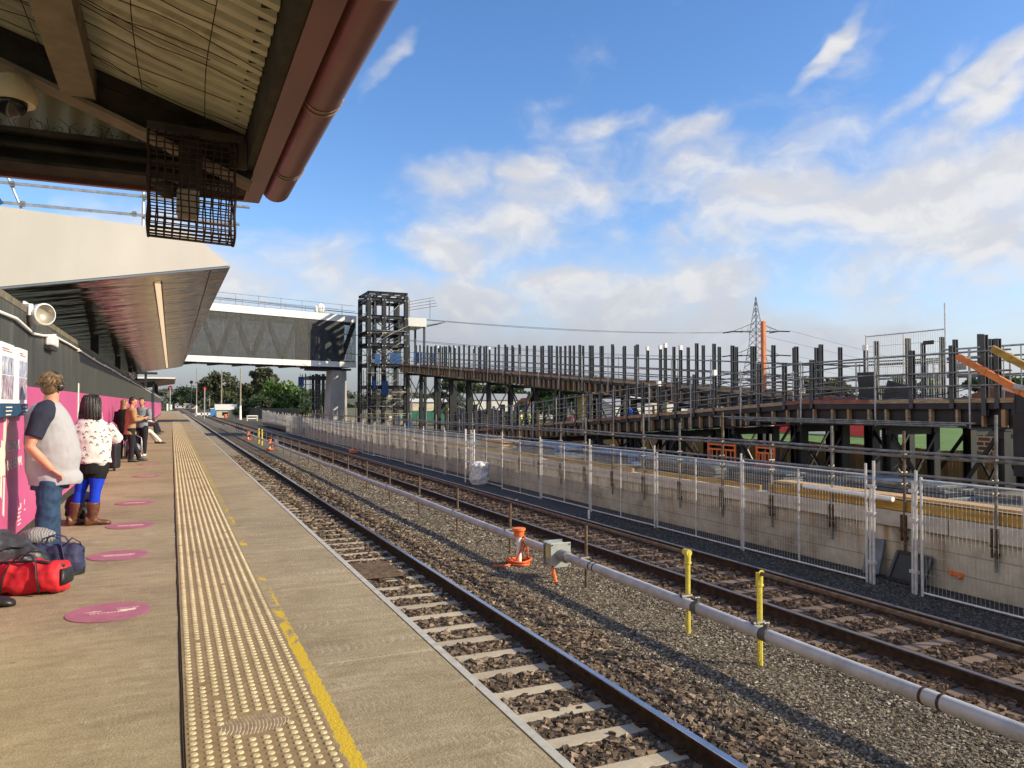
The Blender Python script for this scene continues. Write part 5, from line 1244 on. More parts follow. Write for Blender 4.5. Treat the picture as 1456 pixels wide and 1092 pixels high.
x,y = proj(321,0,170); mb = MB(); mb.lathe((x,y,GZ0),[(.3,0),(.32,.05),(.30,.45),(.32,.5),(.30,.95),(.28,.98)],14); single(mb,'orange_barrel',m_orange,'orange barrel between two white based poles','barrel')
def house(px,D,w,d,h,rh,mw,mr,l,name='house',z=GZ0,rz=0):
    x,y = proj(px,0,D); t = thing(name,l,'building',(x,y,z),rz); mb = MB(); mb.box(-w/2,w/2,-d/2,d/2,0,h); build(mb,'walls',mw,t,None,True)
    mb = MB(); mb.prism([(-w/2-.3,-d/2-.3,h+.003),(-w/2-.3,d/2+.3,h+.003),(-w/2-.3,0,h+rh)],(w+.6,0,0)); build(mb,'roof',mr,t,None,True)
    for k in range(max(1,int(w/4))):
        mb = MB(); a = -w/2+1.2+k*3.6; mb.box(a,a+1.2,-d/2-.04,-d/2-.005,h*.35,h*.75); build(mb,'window',m_blackglass,t,None,True)
    return t
m_cw = mat('pale_cream_wall',(.55,.48,.36),.8); m_ww = mat('off_white_wall',(.55,.54,.52),.8); m_yw = mat('yellow_wall',(.60,.43,.12),.8); m_rt = mat('terracotta_roof',(.25,.09,.05),.8); m_rg = mat('grey_metal_roof',(.28,.29,.30),.6); m_rw = mat('white_metal_roof',(.60,.60,.57),.6)
house(329,175,6.5,5,1.9,1.3,m_cw,m_rw,'small white roofed shed between two white based poles','shed')
house(610,150,9,8,3.6,.7,m_cw,m_rw,'cream and yellow low building seen right of the lift tower'); 
x,y = proj(608,0,140); mb = MB(); mb.box(x-5,x+5,y,y+.15,GZ0,GZ0+2.0); single(mb,'green_hoarding',mat('dark_green_mesh',(.01,.10,.07),.7,0,.2,2),'dark green screen fence right of the lift tower','screen fence')
house(710,190,20,9,4.2,1.6,m_ww,m_rg,'grey roofed long shed far under the rear ramp'); house(770,170,9,8,3,1.6,m_ww,m_rt,'white house with red roof far under the ramps')
house(858,150,9,7,4.6,1.4,m_yw,m_rt,'yellow building far behind the ramp columns'); house(885,120,7,6,3.0,1.0,m_ww,m_rg,'white van sized site hut behind the ramp','site_hut'); house(905,140,9,7,4.0,1.3,m_cw,m_rw,'cream house behind the middle of the ramps')
house(930,160,11,8,3.6,1.8,m_ww,m_rt,'white house with red roof behind the front ramp'); house(1000,170,12,8,3.4,1.7,m_cw,m_rg,'cream house behind the right half of the ramps')
for k,(px,D) in enumerate(((180,560),(205,620),(258,600),(272,520),(284,640))):
    house(px,D,9,8,2.6,1.4,m_cw if k%2 else m_ww,m_rg,'far small house, %s from the left along the horizon'%ordn(k+1))
# dark fence, corrugated fence and yard things
x0,y0 = proj(345,0,178); x1,y1 = proj(425,0,140)
mb = MB(); mb.bar((x0,y0,GZ0+1.2),(x1,y1,GZ0+1.2),.08,2.4); single(mb,'dark_fence',mat('dark_fence_sheet',(.05,.048,.045),.8,0,.3,.8),'dark solid fence under the bushes beyond the bridge','fence')
t = thing('paling_fence','pale upright paling fence along the yard under the footbridge','fence',(12.5,100,GZ0)); mb = MB(); rr = random.Random(8)
q = 0
while q < 66:
    p = Vector((11.2,74))+(Vector((14.6,142))-Vector((11.2,74)))*(q/68); mb.box(p.x-.02,p.x+.02,p.y,p.y+rr.uniform(.2,.34),GZ0,GZ0+rr.uniform(1.7,2.25)); q += .60
build(mb,'palings',mat('grey_white_paling',(.42,.41,.38),.8,0,.3,1.5),t,None)
mb = MB(); mb.tube((11.25,74,GZ0+1.3),(14.65,142,GZ0+1.3),.05,6); mb.tube((11.25,74,GZ0+.4),(14.65,142,GZ0+.4),.05,6); build(mb,'fence_rails',m_galv_dull,t)
t = thing('white_barrier','white rail barrier at the far end of the paling fence','barrier',(13.2,146,GZ0)); mb = MB()
for z in (.55,1.0): mb.box(12.4,14.4,145.9,146.0,GZ0+z,GZ0+z+.18)
for a in (12.5,14.2): mb.box(a,a+.12,145.9,146.0,GZ0,GZ0+1.2)
build(mb,'boards',m_white,t)
t = thing('white_barrier','low white rail barrier left of the blue toilet','barrier',(*proj(292,0,190),GZ0)); x,y = proj(291,0,190); mb = MB()
mb.box(x-2.2,x+2,y,y+.12,GZ0+.5,GZ0+1.1)
for a in (-2.1,-.8,.6,1.9): mb.box(x+a,x+a+.25,y,y+.15,GZ0,GZ0+1.15)
build(mb,'boards',m_white,t)
# ---- behind the ramps at the right: paling fence, lawn, pale fence, brick wall, plastic barriers
def pale_mat():
    t = MT('golden_timber_palings'); v = t.ob(world=True); y = t.xyz(True)[1]; c = t.N.new('ShaderNodeTexWhiteNoise'); c.noise_dimensions = '1D'
    fl = t.math('FLOOR', t.math('DIVIDE', y, .115)); t.L.new(fl, c.inputs['W'])
    col = t.ramp(c.outputs['Value'],[(0,(.34,.21,.085)),(.5,(.50,.325,.14)),(1,(.62,.43,.20))]); fr = t.math('FRACT', t.math('DIVIDE', y, .115)); col = t.mix(t.range(fr,.06,.09,.7,0), col, (.05,.03,.015))
    t.color(t.mix(t.range(t.noise(t.ob((1,1,.1),True),8,4),.45,.7,0,.5),col,(.16,.10,.05))); t.rough(.85); return t.m
m_paling = pale_mat()
t = thing('timber_fence','golden brown timber paling fence behind the ramp columns','fence',(21.6,20,GZ0)); mb = MB()
y = 9.5
while y < 44: mb.box(21.6,21.62,y+.004,y+.111,GZ0,.16+.03*math.sin(y*3)); y += .115
o = build(mb,'palings',m_paling,t,None); mb = MB(); mb.box(21.625,21.70,9.5,44,-.15,-.07); mb.box(21.625,21.70,9.5,44,-1.2,-1.12); build(mb,'rails',m_wood,t,None)
mb = MB(); mb.prism([(21.8,-2,GZ0-.1),(21.8,62,GZ0-.1),(21.8,62,-.25),(21.8,-2,-.25)],(1.0,0,0)); mb.prism([(22.8,-2,-.9),(22.8,62,-.9),(62,62,.15),(62,-2,.15),(62,-2,-.4),(22.8,-2,-1.6)][:4],(0,0,.6)); struct(mb,'grass_bank',m_grass)
mb = MB(); y = -2
while y < 60: mb.box(46,46.05,y+.01,y+.29,-.1,1.15+.06*math.sin(y*5)); y += .3
single(mb,'pale_fence',mat('bleached_timber_fence',(.50,.43,.31),.85,0,.25,2,0,None,(1,3,.3)),'bleached pale timber fence beyond the lawn','fence')
def brickm():
    t = MT('red_brown_brick'); n = t.N.new('ShaderNodeTexBrick'); mp = t.N.new('ShaderNodeMapping'); g = t.N.new('ShaderNodeNewGeometry'); cx = t.N.new('ShaderNodeSeparateXYZ'); cb = t.N.new('ShaderNodeCombineXYZ')
    t.L.new(g.outputs['Position'],cx.inputs[0]); t.L.new(cx.outputs[1],cb.inputs[0]); t.L.new(cx.outputs[2],cb.inputs[1]); t.L.new(cb.outputs[0],n.inputs['Vector'])
    n.inputs['Scale'].default_value = 1; n.inputs['Brick Width'].default_value = .46; n.inputs['Row Height'].default_value = .155; n.inputs['Mortar Size'].default_value = .022
    n.inputs['Color1'].default_value = (.16,.055,.035,1); n.inputs['Color2'].default_value = (.10,.036,.026,1); n.inputs['Mortar'].default_value = (.42,.38,.32,1); t.color(n.outputs[0]); t.rough(.9); return t.m
t = thing('brick_wall','low red brown brick building corner under the right end of the ramp','brick wall',(25,12.5,GZ0)); mb = MB(); mb.box(24.8,28,13.2,17.6,GZ0,.92); build(mb,'brickwork',brickm(),t,None)
mb = MB(); mb.box(22.6,22.7,9,19,GZ0,-.12); single(mb,'grey_fence',mat('grey_old_palings',(.16,.13,.095),.9,0,.35,1.5,0,None,(1,6,.3)),'grey old plank fence below the brick wall','fence')
for i,(y,c,l) in enumerate(((36.0,0,'white plastic road barrier, leftmost of the row on the lawn'),(33.6,1,'red plastic road barrier left of the middle one on the lawn'),(31.2,0,'white plastic road barrier in the middle of the row'),(28.9,1,'red plastic road barrier right of the middle one'),(27.0,0,'white plastic road barrier right of the second red one'),(38.4,1,'red plastic road barrier at the left end of the row'))):
    mb = MB(); mb.prism([(32,y-1.1,-.1),(32.6,y-1.1,-.1),(32.42,y-1.1,.85),(32.18,y-1.1,.85)],(0,2.15,0)); single(mb,'road_barrier',m_red if c else m_white,l,'road barrier','plastic road barriers on the lawn',None,.03)
mb = MB(); mb.prism([(30,19.2,-.2),(30,20.7,-.2),(30,20.4,.28),(30,19.5,.28)],(.9,0,0)); single(mb,'dark_crate',m_black,'black crate lying on the lawn under the ramp','crate')
# ---- the site beyond: mesh screens, workers in yellow, small machine
mb = MB(); mb.box(20.9,24,32,64,GZ0-.1,-.62); struct(mb,'site_fill',mat('site_fill_dirt',(.17,.13,.09),.95,0,.3,1,.4,9))
t = thing('site_screen','grey mesh screen fence under the rear ramp left of the workers','screen fence',(22,55,-.6)); mb = MB(); y = 47
while y < 62: mb.box(21.4,21.43,y,y+.55,-.62,1.15+.1*math.sin(y)); y += .62
build(mb,'screen_sheets',mat('grey_shade_cloth',(.16,.17,.17),.8,0,.35,2),t,None)
# utility wires and pylon
m_pyl = mat('grey_lattice_steel',(.20,.20,.20),.5,.3,.1,2)
px_,py_ = 133.4,150.0; t = thing('power_pylon','tall lattice power pylon behind the ramp','pylon',(px_,py_,-3)); mb = MB(); H_ = 31.5
def w_at(z): return 3.0*(1-z/20.5)+1.05 if z < 20 else max(.05,1.05*(1-(z-23)/8.5)) if z > 23 else 1.12
zs = [0,3.2,6.2,9,11.5,13.8,15.8,17.6,19.2,20.8,22.4,24,25.6,27.2,28.8,30.2,31.4]
cor_ = lambda z: [(px_+sx*w_at(z),py_+sy*w_at(z),-3+z) for sx,sy in ((-1,-1),(1,-1),(1,1),(-1,1))]
for a,b in zip(zs,zs[1:]):
    A,B = cor_(a),cor_(b)
    for k in range(4): mb.tube(A[k],B[k],.085,4,None,False); mb.tube(A[k],B[(k+1)%4],.055,4,None,False); mb.tube(A[(k+1)%4],B[k],.055,4,None,False)
build(mb,'lattice_mast',m_pyl,t)
ad = Vector((.90,-.43,0))
tips = []
for z,L in ((22.8,5.8),(16.8,6.0),(11.0,6.2)):
    mb = MB(); c = Vector((px_,py_,-3+z))
    for sg in (-1,1):
        tip = c+ad*sg*L
        for off in (-1,1):
            b = Vector((ad.y,-ad.x,0))*off*w_at(z)*.8; mb.tube(c+b+ad*sg*.8,tip,.07,4,None,False); mb.tube(c+b+ad*sg*.8+Vector((0,0,2.0)),tip,.06,4,None,False)
        for q in (.35,.6): mb.tube(c+ad*sg*L*q,c+ad*sg*L*q+Vector((0,0,2*(1-q))),.05,4,None,False)
        tips.append(tip)
    build(mb,'cross_arm',m_pyl,t)
mb = MB()
for tip in tips:
    for sg in (-1,1): d = Vector((-.43,.90,0))*sg; mb.tube(tip,tip+d*2.6-Vector((0,0,.25))+Vector((-1.2*sg*0,0,0)),.16,6)
build(mb,'insulator',m_steel_dark,t)
def wp(px,py,D):                                  # a world point from a bearing, a height above the horizon line and a distance
    x,y = proj(px,0,D); return Vector((x,y,1.55+(575-py)*D/1090))
FARL = [(-60,372,80),(-60,380,84),(-40,405,86),(-40,411,90),(-20,430,92),(-20,436,96)]; FARR = [(1640,575,560),(1660,578,560),(1620,583,560),(1640,586,560),(1600,590,560),(1620,592,560)]
for i,tip in enumerate(tips):
    mb = MB(); d = Vector((-.43,.90,0)); A = tip+d*2.6; C_ = tip-d*2.6
    for p,q,sg_ in ((A,wp(*FARL[i]),2.6),(C_,wp(*FARR[i]),5.0)): mb.path([p.lerp(q,s)-Vector((0,0,4*s*(1-s)*sg_)) for s in np.linspace(0,1,22)],.03,4)
    single(mb,'power_line',m_steel_dark,'power line strung from the pylon, %s arm on the %s side'%(['top','top','middle','middle','bottom','bottom'][i],['left','right'][i%2]),'power line','power lines of the pylon')
# ------------------------------------------------------------------ people (local frame: x to the right of the view, y away, z up)
VA = R(-23.95)
m_skin = mat('fair_skin',(.52,.255,.165),.5,0,.10,14,.05,90); m_skin2 = mat('tan_skin',(.42,.22,.14),.5,0,.10,14)  # a fair and a tan skin tone
m_eye = mat('eye_white',(.7,.68,.65),.3); m_iris = mat('dark_iris',(.03,.02,.015),.2); m_lip = mat('lip',(.38,.13,.10),.5)
def cloth(name,c,var=.12,scale=9,b=.35): return mat(name,c,.85,0,var,scale,b,scale*9)
m_jeans = cloth('blue_denim',(.030,.062,.125),.25,14); m_navy = cloth('navy_cotton',(.026,.028,.050),.15); m_greyt = cloth('heather_grey_cotton',(.37,.365,.39),.035,60,.25)
m_brownhair = mat('sandy_brown_hair',(.17,.105,.048),.6,0,.45,26,.7,110,(1,1,.5)); m_darkhair = mat('dark_brown_hair',(.035,.024,.018),.45,0,.5,22,.7,100,(1,1,.35)); m_grey_hair = mat('grey_streaked_dark_hair',(.040,.033,.029),.42,0,.6,26,.8,120,(1,1,.22)); m_blond = mat('dark_blond_hair',(.22,.12,.05),.5,0,.4,26,.6,100,(1,1,.3))
m_tan = cloth('tan_coat_wool',(.36,.225,.115),.1); m_dk = cloth('dark_trouser_cloth',(.018,.018,.024),.2); m_blue = cloth('royal_blue_tights',(.010,.045,.52),.12,12,.15); m_blackc = cloth('black_cotton',(.012,.012,.013),.2)
m_boot = mat('brown_leather',(.115,.045,.022),.42,0,.35,12,.3,50); m_shoeb = mat('black_leather',(.016,.014,.013),.4,0,.2,10); m_whitesh = cloth('white_shoe_canvas',(.65,.63,.58),.06)
def bird_mat():
    t = MT('white_blouse_with_small_dark_motifs'); v = t.ob((17,17,13)); 
    d = t.vor(v,1.0,'Distance'); p = t.N.new('ShaderNodeTexVoronoi'); p.inputs['Scale'].default_value = 1.0; t.L.new(v,p.inputs['Vector'])
    s = t.N.new('ShaderNodeVectorMath'); s.operation = 'SUBTRACT'; t.L.new(v,s.inputs[0]); t.L.new(p.outputs['Position'],s.inputs[1]); q = t.N.new('ShaderNodeSeparateXYZ'); t.L.new(s.outputs[0],q.inputs[0])
    arc = t.math('ABSOLUTE', t.math('SUBTRACT', t.math('SUBTRACT', q.outputs[2], t.math('MULTIPLY', t.math('MULTIPLY',q.outputs[0],q.outputs[0]),-2.6)), .02))
    k = t.math('MULTIPLY', t.range(arc,.10,.17,1,0), t.range(d,.42,.50,1,0))
    n = t.noise(t.ob(),5,4); base = t.ramp(n,[(.3,(.56,.52,.50)),(.7,(.66,.63,.60))]); t.color(t.mix(t.math('MULTIPLY',k,.85),base,(.075,.05,.05))); t.rough(.8); t.bump(t.noise(t.ob(),7,3),.02,.5); return t.m
m_birds = bird_mat()
def V3(*a): return Vector(a)
def hand(mb, w, d, side, curl=.5, s=1.0):
    """palm, four unequal bent fingers and a thumb off the side of the palm"""
    w = Vector(w); d = Vector(d).normalized(); side = Vector(side); side = (side-d*side.dot(d)).normalized(); nrm = d.cross(side)
    mb.path([w-d*.02*s,w+d*.03*s,w+d*.085*s],[.026*s,.034*s,.036*s],10,True,.62)
    for k,(o,L) in enumerate(((-.027,.070),(-.009,.079),(.009,.074),(.026,.058))):
        b = w+d*.075*s+side*o*s; a1 = curl*.6; a2 = curl*1.5
        p1 = b+(d*math.cos(a1)+nrm*math.sin(a1))*L*.5*s; p2 = p1+(d*math.cos(a2)+nrm*math.sin(a2))*L*.38*s; p3 = p2+(d*math.cos(a2*1.25)+nrm*math.sin(a2*1.25))*L*.25*s
        mb.path([b-d*.03*s,b,p1,p2,p3],[.0095*s,.0095*s,.0088*s,.008*s,.0062*s],7)
    b = w+d*.02*s-side*.022*s; p1 = b+(d*.6-side*.75+nrm*.25).normalized()*.042*s; p2 = p1+(d*.85-side*.25+nrm*.45).normalized()*.036*s
    mb.path([b,p1,p2],[.013*s,.0105*s,.008*s],7)
def head(mb, c, face, s=1.0, tilt=0.0):
    """skull, jaw, nose, ears; face = angle of the gaze in the local frame; returns the direction"""
    c = Vector(c); M_ = Matrix.Rotation(R(face),3,'Z')@Matrix.Rotation(tilt,3,'Y'); f = M_@V3(1,0,0); l = M_@V3(0,1,0); u = M_@V3(0,0,1)
    mb.ell(c+u*.025*s,.096*s,.076*s,.098*s,18,12,M_); mb.ell(c+f*.022*s-u*.045*s,.070*s,.060*s,.072*s,16,10,M_); mb.ell(c+f*.045*s-u*.085*s,.036*s,.038*s,.032*s,12,8,M_)
    mb.path([c+f*.088*s+u*.015*s,c+f*.112*s-u*.025*s,c+f*.088*s-u*.032*s],[.010*s,.0135*s,.010*s],8)
    mb.ell(c+f*.072*s+u*.035*s,.022*s,.058*s,.014*s,12,7,M_)
    for sg in (-1,1): mb.ell(c+l*sg*.076*s-u*.012*s-f*.004*s,.020*s,.010*s,.032*s,10,7,M_)
    return f,l,u
def face_parts(parent, c, f, l, u, s):
    c = Vector(c)
    for sg in (-1,1):
        mb = MB(); p = c+f*.083*s+l*sg*.030*s+u*.008*s; mb.ell(p,.012*s,.013*s,.009*s,10,7); e = build(mb,'eye',m_eye,parent,180,True)
        mb = MB(); mb.ell(p+f*.009*s,.005*s,.006*s,.006*s,8,6); build(mb,'iris',m_iris,e,180,True)
    mb = MB(); mb.path([c+f*.083*s+l*.022*s-u*.062*s,c+f*.094*s-u*.060*s,c+f*.083*s-l*.022*s-u*.062*s],[.004*s,.007*s,.004*s],7); build(mb,'mouth',m_lip,parent,180,True)
def limb(mb, pts, rs, n=12): mb.path([Vector(p) for p in pts], list(rs), n)
def shoe(mb, a, face, L=.27, w=.048, h=.085):
    d = V3(math.cos(R(face)),math.sin(R(face)),0); a = Vector((a[0],a[1],0)); M_ = Matrix.Rotation(R(face),3,'Z')
    sec = [(-.075,.032,.5*h*1.5),(-.05,.040,h*.62),(.02,.044,h*.55),(.09,w,h*.40),(.15,w*1.02,h*.34),(.185,w*.75,h*.25),(.198,w*.35,h*.16)]
    rings = []; k = L/.27
    for x,hw,hh_ in sec: rings.append([a+M_@V3(x*k,hw*math.cos(t_)*k,hh_*(1+math.sin(t_))) for t_ in (2*math.pi*q/12 for q in range(12))])
    mb.loft(rings)
def upper_pts(sh, el, wr): return [sh,(Vector(sh)*.45+Vector(el)*.55),el,(Vector(el)*.5+Vector(wr)*.5),wr]

# -- the man with headphones --------------------------------------------------------------
def man():
    t = thing('person','man in grey and navy raglan shirt and jeans wearing black headphones, hand in pocket','person',(-1.19,9.38,0),R(7.5))
    b = MB(); hc = (.035,.02,1.745)
    f,l,u = head(b,hc,52,1.06)
    b.path([(.02,.02,1.52),(.03,.02,1.60),(.035,.02,1.70)],[.085,.072,.068],14)
    rows = [(-.0,0,.72,.19,.16),(.035,0,.85,.235,.19),(.04,0,1.0,.248,.205),(.03,0,1.15,.242,.205),(.005,0,1.30,.222,.20),(-.02,0,1.44,.195,.195),(-.01,.0,1.53,.13,.15),(.01,.01,1.585,.08,.09)]
    b.stack([(x,y,z,a-.03,c-.03) for x,y,z,a,c in rows],22)
    shR,elR,wrR = (-.05,-.215,1.43),(-.155,-.285,1.12),(.045,-.235,.875); shL,elL,wrL = (.0,.215,1.43),(-.04,.29,1.12),(.12,.25,.86)
    for sh,el,wr in ((shR,elR,wrR),(shL,elL,wrL)): limb(b,upper_pts(sh,el,wr),(.072,.062,.053,.047,.034))
    hand(b,wrR,(.30,.06,-.25),(0,-.2,.15),.5,1.0); hand(b,wrL,(.25,0,-.2),(0,.2,.15),.5,1.0)
    legs = (((.035,-.10,.80),(.01,-.11,.47),(-.02,-.11,.09)),((.03,.10,.80),(.035,.11,.47),(.05,.11,.09)))
    for hp,kn,an in legs: limb(b,[hp,Vector(hp)*.5+Vector(kn)*.5,kn,Vector(kn)*.55+Vector(an)*.45,an],(.11,.095,.066,.062,.042))
    remeshed(b,'body',[m_skin],t,.009,5); face_parts(t,hc,f,l,u,1.06)
    # shirt: grey body, navy raglan sleeves
    s = MB(); s.stack([(.075,.0,.705,.24,.212),(.085,.0,.745,.247,.214),(.075,0,.80,.255,.215)]+[(x+.015,y,z,a+.012,c+.012) for x,y,z,a,c in rows[1:6]]+[(-.01,0,1.535,.142,.162),(.012,.01,1.575,.092,.10)],26)
    remeshed(s,'shirt',[m_greyt],t,.010,4,True,.022)
    s = MB(); R_ = [(.02,-.07,1.585,),]
    limb(s,[(.01,-.055,1.545),(-.02,-.15,1.50),(-.055,-.225,1.42),(-.095,-.258,1.30),(-.125,-.272,1.215)],(.062,.098,.100,.092,.086),16)
    s.ell((-.035,-.155,1.43),.115,.085,.115,16,10)
    remeshed(s,'navy_sleeve',[m_navy],t,.010,3,True,.012)
    s = MB(); limb(s,[(.01,.06,1.545),(-.01,.15,1.50),(-.0,.225,1.42),(-.03,.262,1.30),(-.035,.28,1.215)],(.062,.094,.096,.088,.083),16); remeshed(s,'navy_sleeve',[m_navy],t,.010,3,True,.012)
    j = MB(); j.stack([(.03,0,.66,.175,.18),(.035,0,.76,.185,.185),(.04,0,.84,.180,.16),(.04,0,.90,.15,.13)],20)
    for k,(hp,kn,an) in enumerate(legs): limb(j,[Vector(hp)-V3(0,0,.05),Vector(hp)*.5+Vector(kn)*.5,kn,Vector(kn)*.5+Vector(an)*.5,Vector(an)-V3(0,0,.03)],(.122,.118,.102,.092,.088),16)
    remeshed(j,'jeans',[m_jeans],t,.010,3,True,.03)
    for (hp,kn,an) in legs: s = MB(); shoe(s,an,8,.30,.052); build(s,'shoe',m_shoeb,t,180,True)
    h = MB(); c = Vector(hc); M_ = Matrix.Rotation(R(52),3,'Z'); h.ell(c-f*.022+u*.040,.108,.100,.105,20,14,M_); h.ell(c-f*.045-u*.02,.075,.088,.082,16,10,M_); h.ell(c+f*.03+u*.085,.075,.085,.055,16,10,M_)
    rr = random.Random(3)
    for k in range(60):
        a = rr.uniform(0,6.28); e = rr.uniform(.0,1.4); d = V3(math.cos(a)*math.cos(e),math.sin(a)*math.cos(e),math.sin(e))
        if d.dot(f) > .55 and d.z < .6: continue
        p = c-f*.022+u*.035+V3(d.x*.105,d.y*.10,d.z*.105); h.ell(p,.026,.026,.02,7,5)
    hr = remeshed(h,'hair',[m_brownhair],t,.0085,1,True,.016); st = MB()
    for k in range(420):
        a = rr.uniform(0,6.28); e = rr.uniform(-.25,1.5); d = V3(math.cos(a)*math.cos(e),math.sin(a)*math.cos(e),math.sin(e))
        if d.dot(f) > .5 and d.z < .55: continue
        p = c-f*.024+u*.036+V3(d.x*.104,d.y*.098,d.z*.104); w_ = (V3(rr.uniform(-1,1),rr.uniform(-1,1),-.6)-d*.2).normalized(); q = p+w_*.022+d*.012; st.path([p-d*.006,p+w_*.011+d*.010,q,q+w_*.02+d*rr.uniform(-.004,.010)],[.0042,.0040,.003,.0008],4)
    build(st,'hair_tufts',m_brownhair,hr,180,True)
    hp = MB(); hp.path([c+l*math.cos(a)*.103+u*(.03+.118*math.sin(a)) +f*.0 for a in np.linspace(-.15,math.pi+.15,22)],[.013]*22,8); p = build(hp,'headphones',m_black,t,180,True)
    for sg in (-1,1):
        e = MB(); q = c+l*sg*.094-u*.012+f*.004; e.ell(q,.036,.030,.046,14,9,M_); build(e,'ear_cup',m_black,p,180,True)
        e = MB(); e.ell(q+l*sg*.024,.020,.010,.026,12,7,M_); build(e,'cup_disc',mat('glossy_black',(.03,.03,.032),.15),p,180,True)
    g = MB(); 
    for sg in (-1,1): g.path([c+l*sg*.079+u*.018+f*.0,c+l*sg*.070+u*.018+f*.085],.003,5); g.path([c+f*.098+l*sg*(.034+.024*math.cos(a))+u*(.012+.019*math.sin(a)) for a in np.linspace(0,6.3,16)],.0028,5)
    build(g,'spectacles',m_galv,t,180,True)
    return t
man()
# -- the woman in the patterned blouse ----------------------------------------------------
def woman():
    t = thing('person','woman with dark bob in white patterned blouse, black shorts, blue tights and brown boots','person',(-1.0,11.24,0),R(5.5))
    b = MB(); hc = (.065,.03,1.545); f,l,u = head(b,hc,62,.98)
    b.path([(.05,0,1.33),(.06,.01,1.40),(.065,.02,1.50)],[.07,.058,.055],12)
    rows = [(.08,0,.70,.155,.13),(.08,0,.82,.20,.165),(.07,0,.95,.205,.165),(.06,0,1.10,.215,.16),(.055,0,1.22,.215,.15),(.055,0,1.32,.165,.12),(.055,.005,1.385,.08,.075)]
    b.stack([(x,y,z,a-.03,c-.03) for x,y,z,a,c in rows],20)
    arms = (((.235,.0,1.28),(.365,.03,1.10),(.275,.22,1.16)),((-.125,.0,1.28),(-.20,.06,1.04),(-.02,.24,1.13)))
    for sh,el,wr in arms: limb(b,upper_pts(sh,el,wr),(.055,.048,.042,.036,.027)); hand(b,wr,(-.1,.3,.1),(0,0,1),.7,.9)
    legs = (((.15,-.03,.70),(.115,-.05,.44),(.085,-.05,.07)),((.0,.06,.70),(-.055,.07,.43),(-.12,.06,.07)))
    for hp,kn,an in legs: limb(b,[hp,Vector(hp)*.5+Vector(kn)*.5,kn,Vector(kn)*.6+Vector(an)*.4,an],(.095,.085,.060,.060,.036))
    remeshed(b,'body',[m_skin],t,.010,5); face_parts(t,hc,f,l,u,.98)
    s = MB(); s.stack([(.085,0,.80,.215,.175)]+[(x,y,z,a+.015,c+.015) for x,y,z,a,c in rows[1:6]]+[(.055,.01,1.375,.105,.10),(.055,.01,1.405,.075,.075)],24)
    for sh,el,wr in arms: limb(s,upper_pts(sh,el,wr)[:-1]+[Vector(el)*.25+Vector(wr)*.75],(.078,.075,.072,.062,.05),14)
    s.ell((.165,-.02,.80),.09,.13,.07); remeshed(s,'blouse',[m_birds],t,.011,3,True,.035)
    s = MB(); s.stack([(.09,.0,.66,.175,.15),(.09,0,.74,.185,.155),(.085,0,.84,.19,.16)],18)
    for hp,kn,an in legs: limb(s,[hp,Vector(hp)*.6+Vector(kn)*.4],(.112,.10),14)
    remeshed(s,'shorts',[m_blackc],t,.011,3)
    s = MB()
    for hp,kn,an in legs: limb(s,[Vector(hp)*.8+Vector(kn)*.2,Vector(hp)*.5+Vector(kn)*.5,kn,Vector(kn)*.6+Vector(an)*.4,Vector(an)+V3(0,0,.1)],(.098,.090,.068,.066,.05),14)
    remeshed(s,'tights',[m_blue],t,.010,3)
    for k,(hp,kn,an) in enumerate(legs):
        s = MB(); A = Vector(an); limb(s,[Vector(kn)*.45+Vector(an)*.55+V3(0,0,.06),Vector(kn)*.3+Vector(an)*.7,A+V3(0,0,.05),A],(.078,.070,.058,.055),14); shoe(s,an,0 if k == 0 else 25,.30,.046,.09); s.box(an[0]-.07,an[0]-.015,an[1]-.03,an[1]+.03,0,.05)
        remeshed(s,'boot',[m_boot],t,.009,2,True,.012)
    h = MB(); c = Vector(hc); M_ = Matrix.Rotation(R(62),3,'Z'); rg = []
    for dz,a,b_,o in ((.142,.03,.03,.0),(.125,.075,.07,.0),(.085,.108,.100,.0),(.03,.118,.112,-.004),(-.04,.108,.122,-.016),(-.11,.092,.132,-.030),(-.165,.085,.135,-.036),(-.20,.07,.122,-.036)):
        rg.append([c-f*.018+f*o+M_@V3(a*math.cos(q),b_*math.sin(q),0)+V3(0,0,dz) for q in (2*math.pi*k/22 for k in range(22))])
    h.loft(rg)
    hr = remeshed(h,'hair',[m_grey_hair],t,.0085,2,True,.018); st = MB(); rr = random.Random(6)
    for k in range(300):
        a = rr.uniform(0,6.28); pts = [rg[i][int(a/6.2832*22)%22].lerp(rg[i][(int(a/6.2832*22)+1)%22],rr.random()*.3+.3) for i in range(1,8)]; n0 = rr.choice((0,0,1,2)); cc = c-f*.03
        pts = [q+(V3(q.x-cc.x,q.y-cc.y,0).normalized())*rr.uniform(-.004,.007)+V3(0,0,-.012*(j==6)*rr.random()) for j,q in enumerate(pts)][n0:]
        if (pts[0]-c).dot(f) > .06 and pts[-1].z < c.z and rr.random()<.8: continue
        st.path(pts,[.0042]*(len(pts)-1)+[.001],4)
    build(st,'hair_locks',m_grey_hair,hr,180,True); return t
woman()

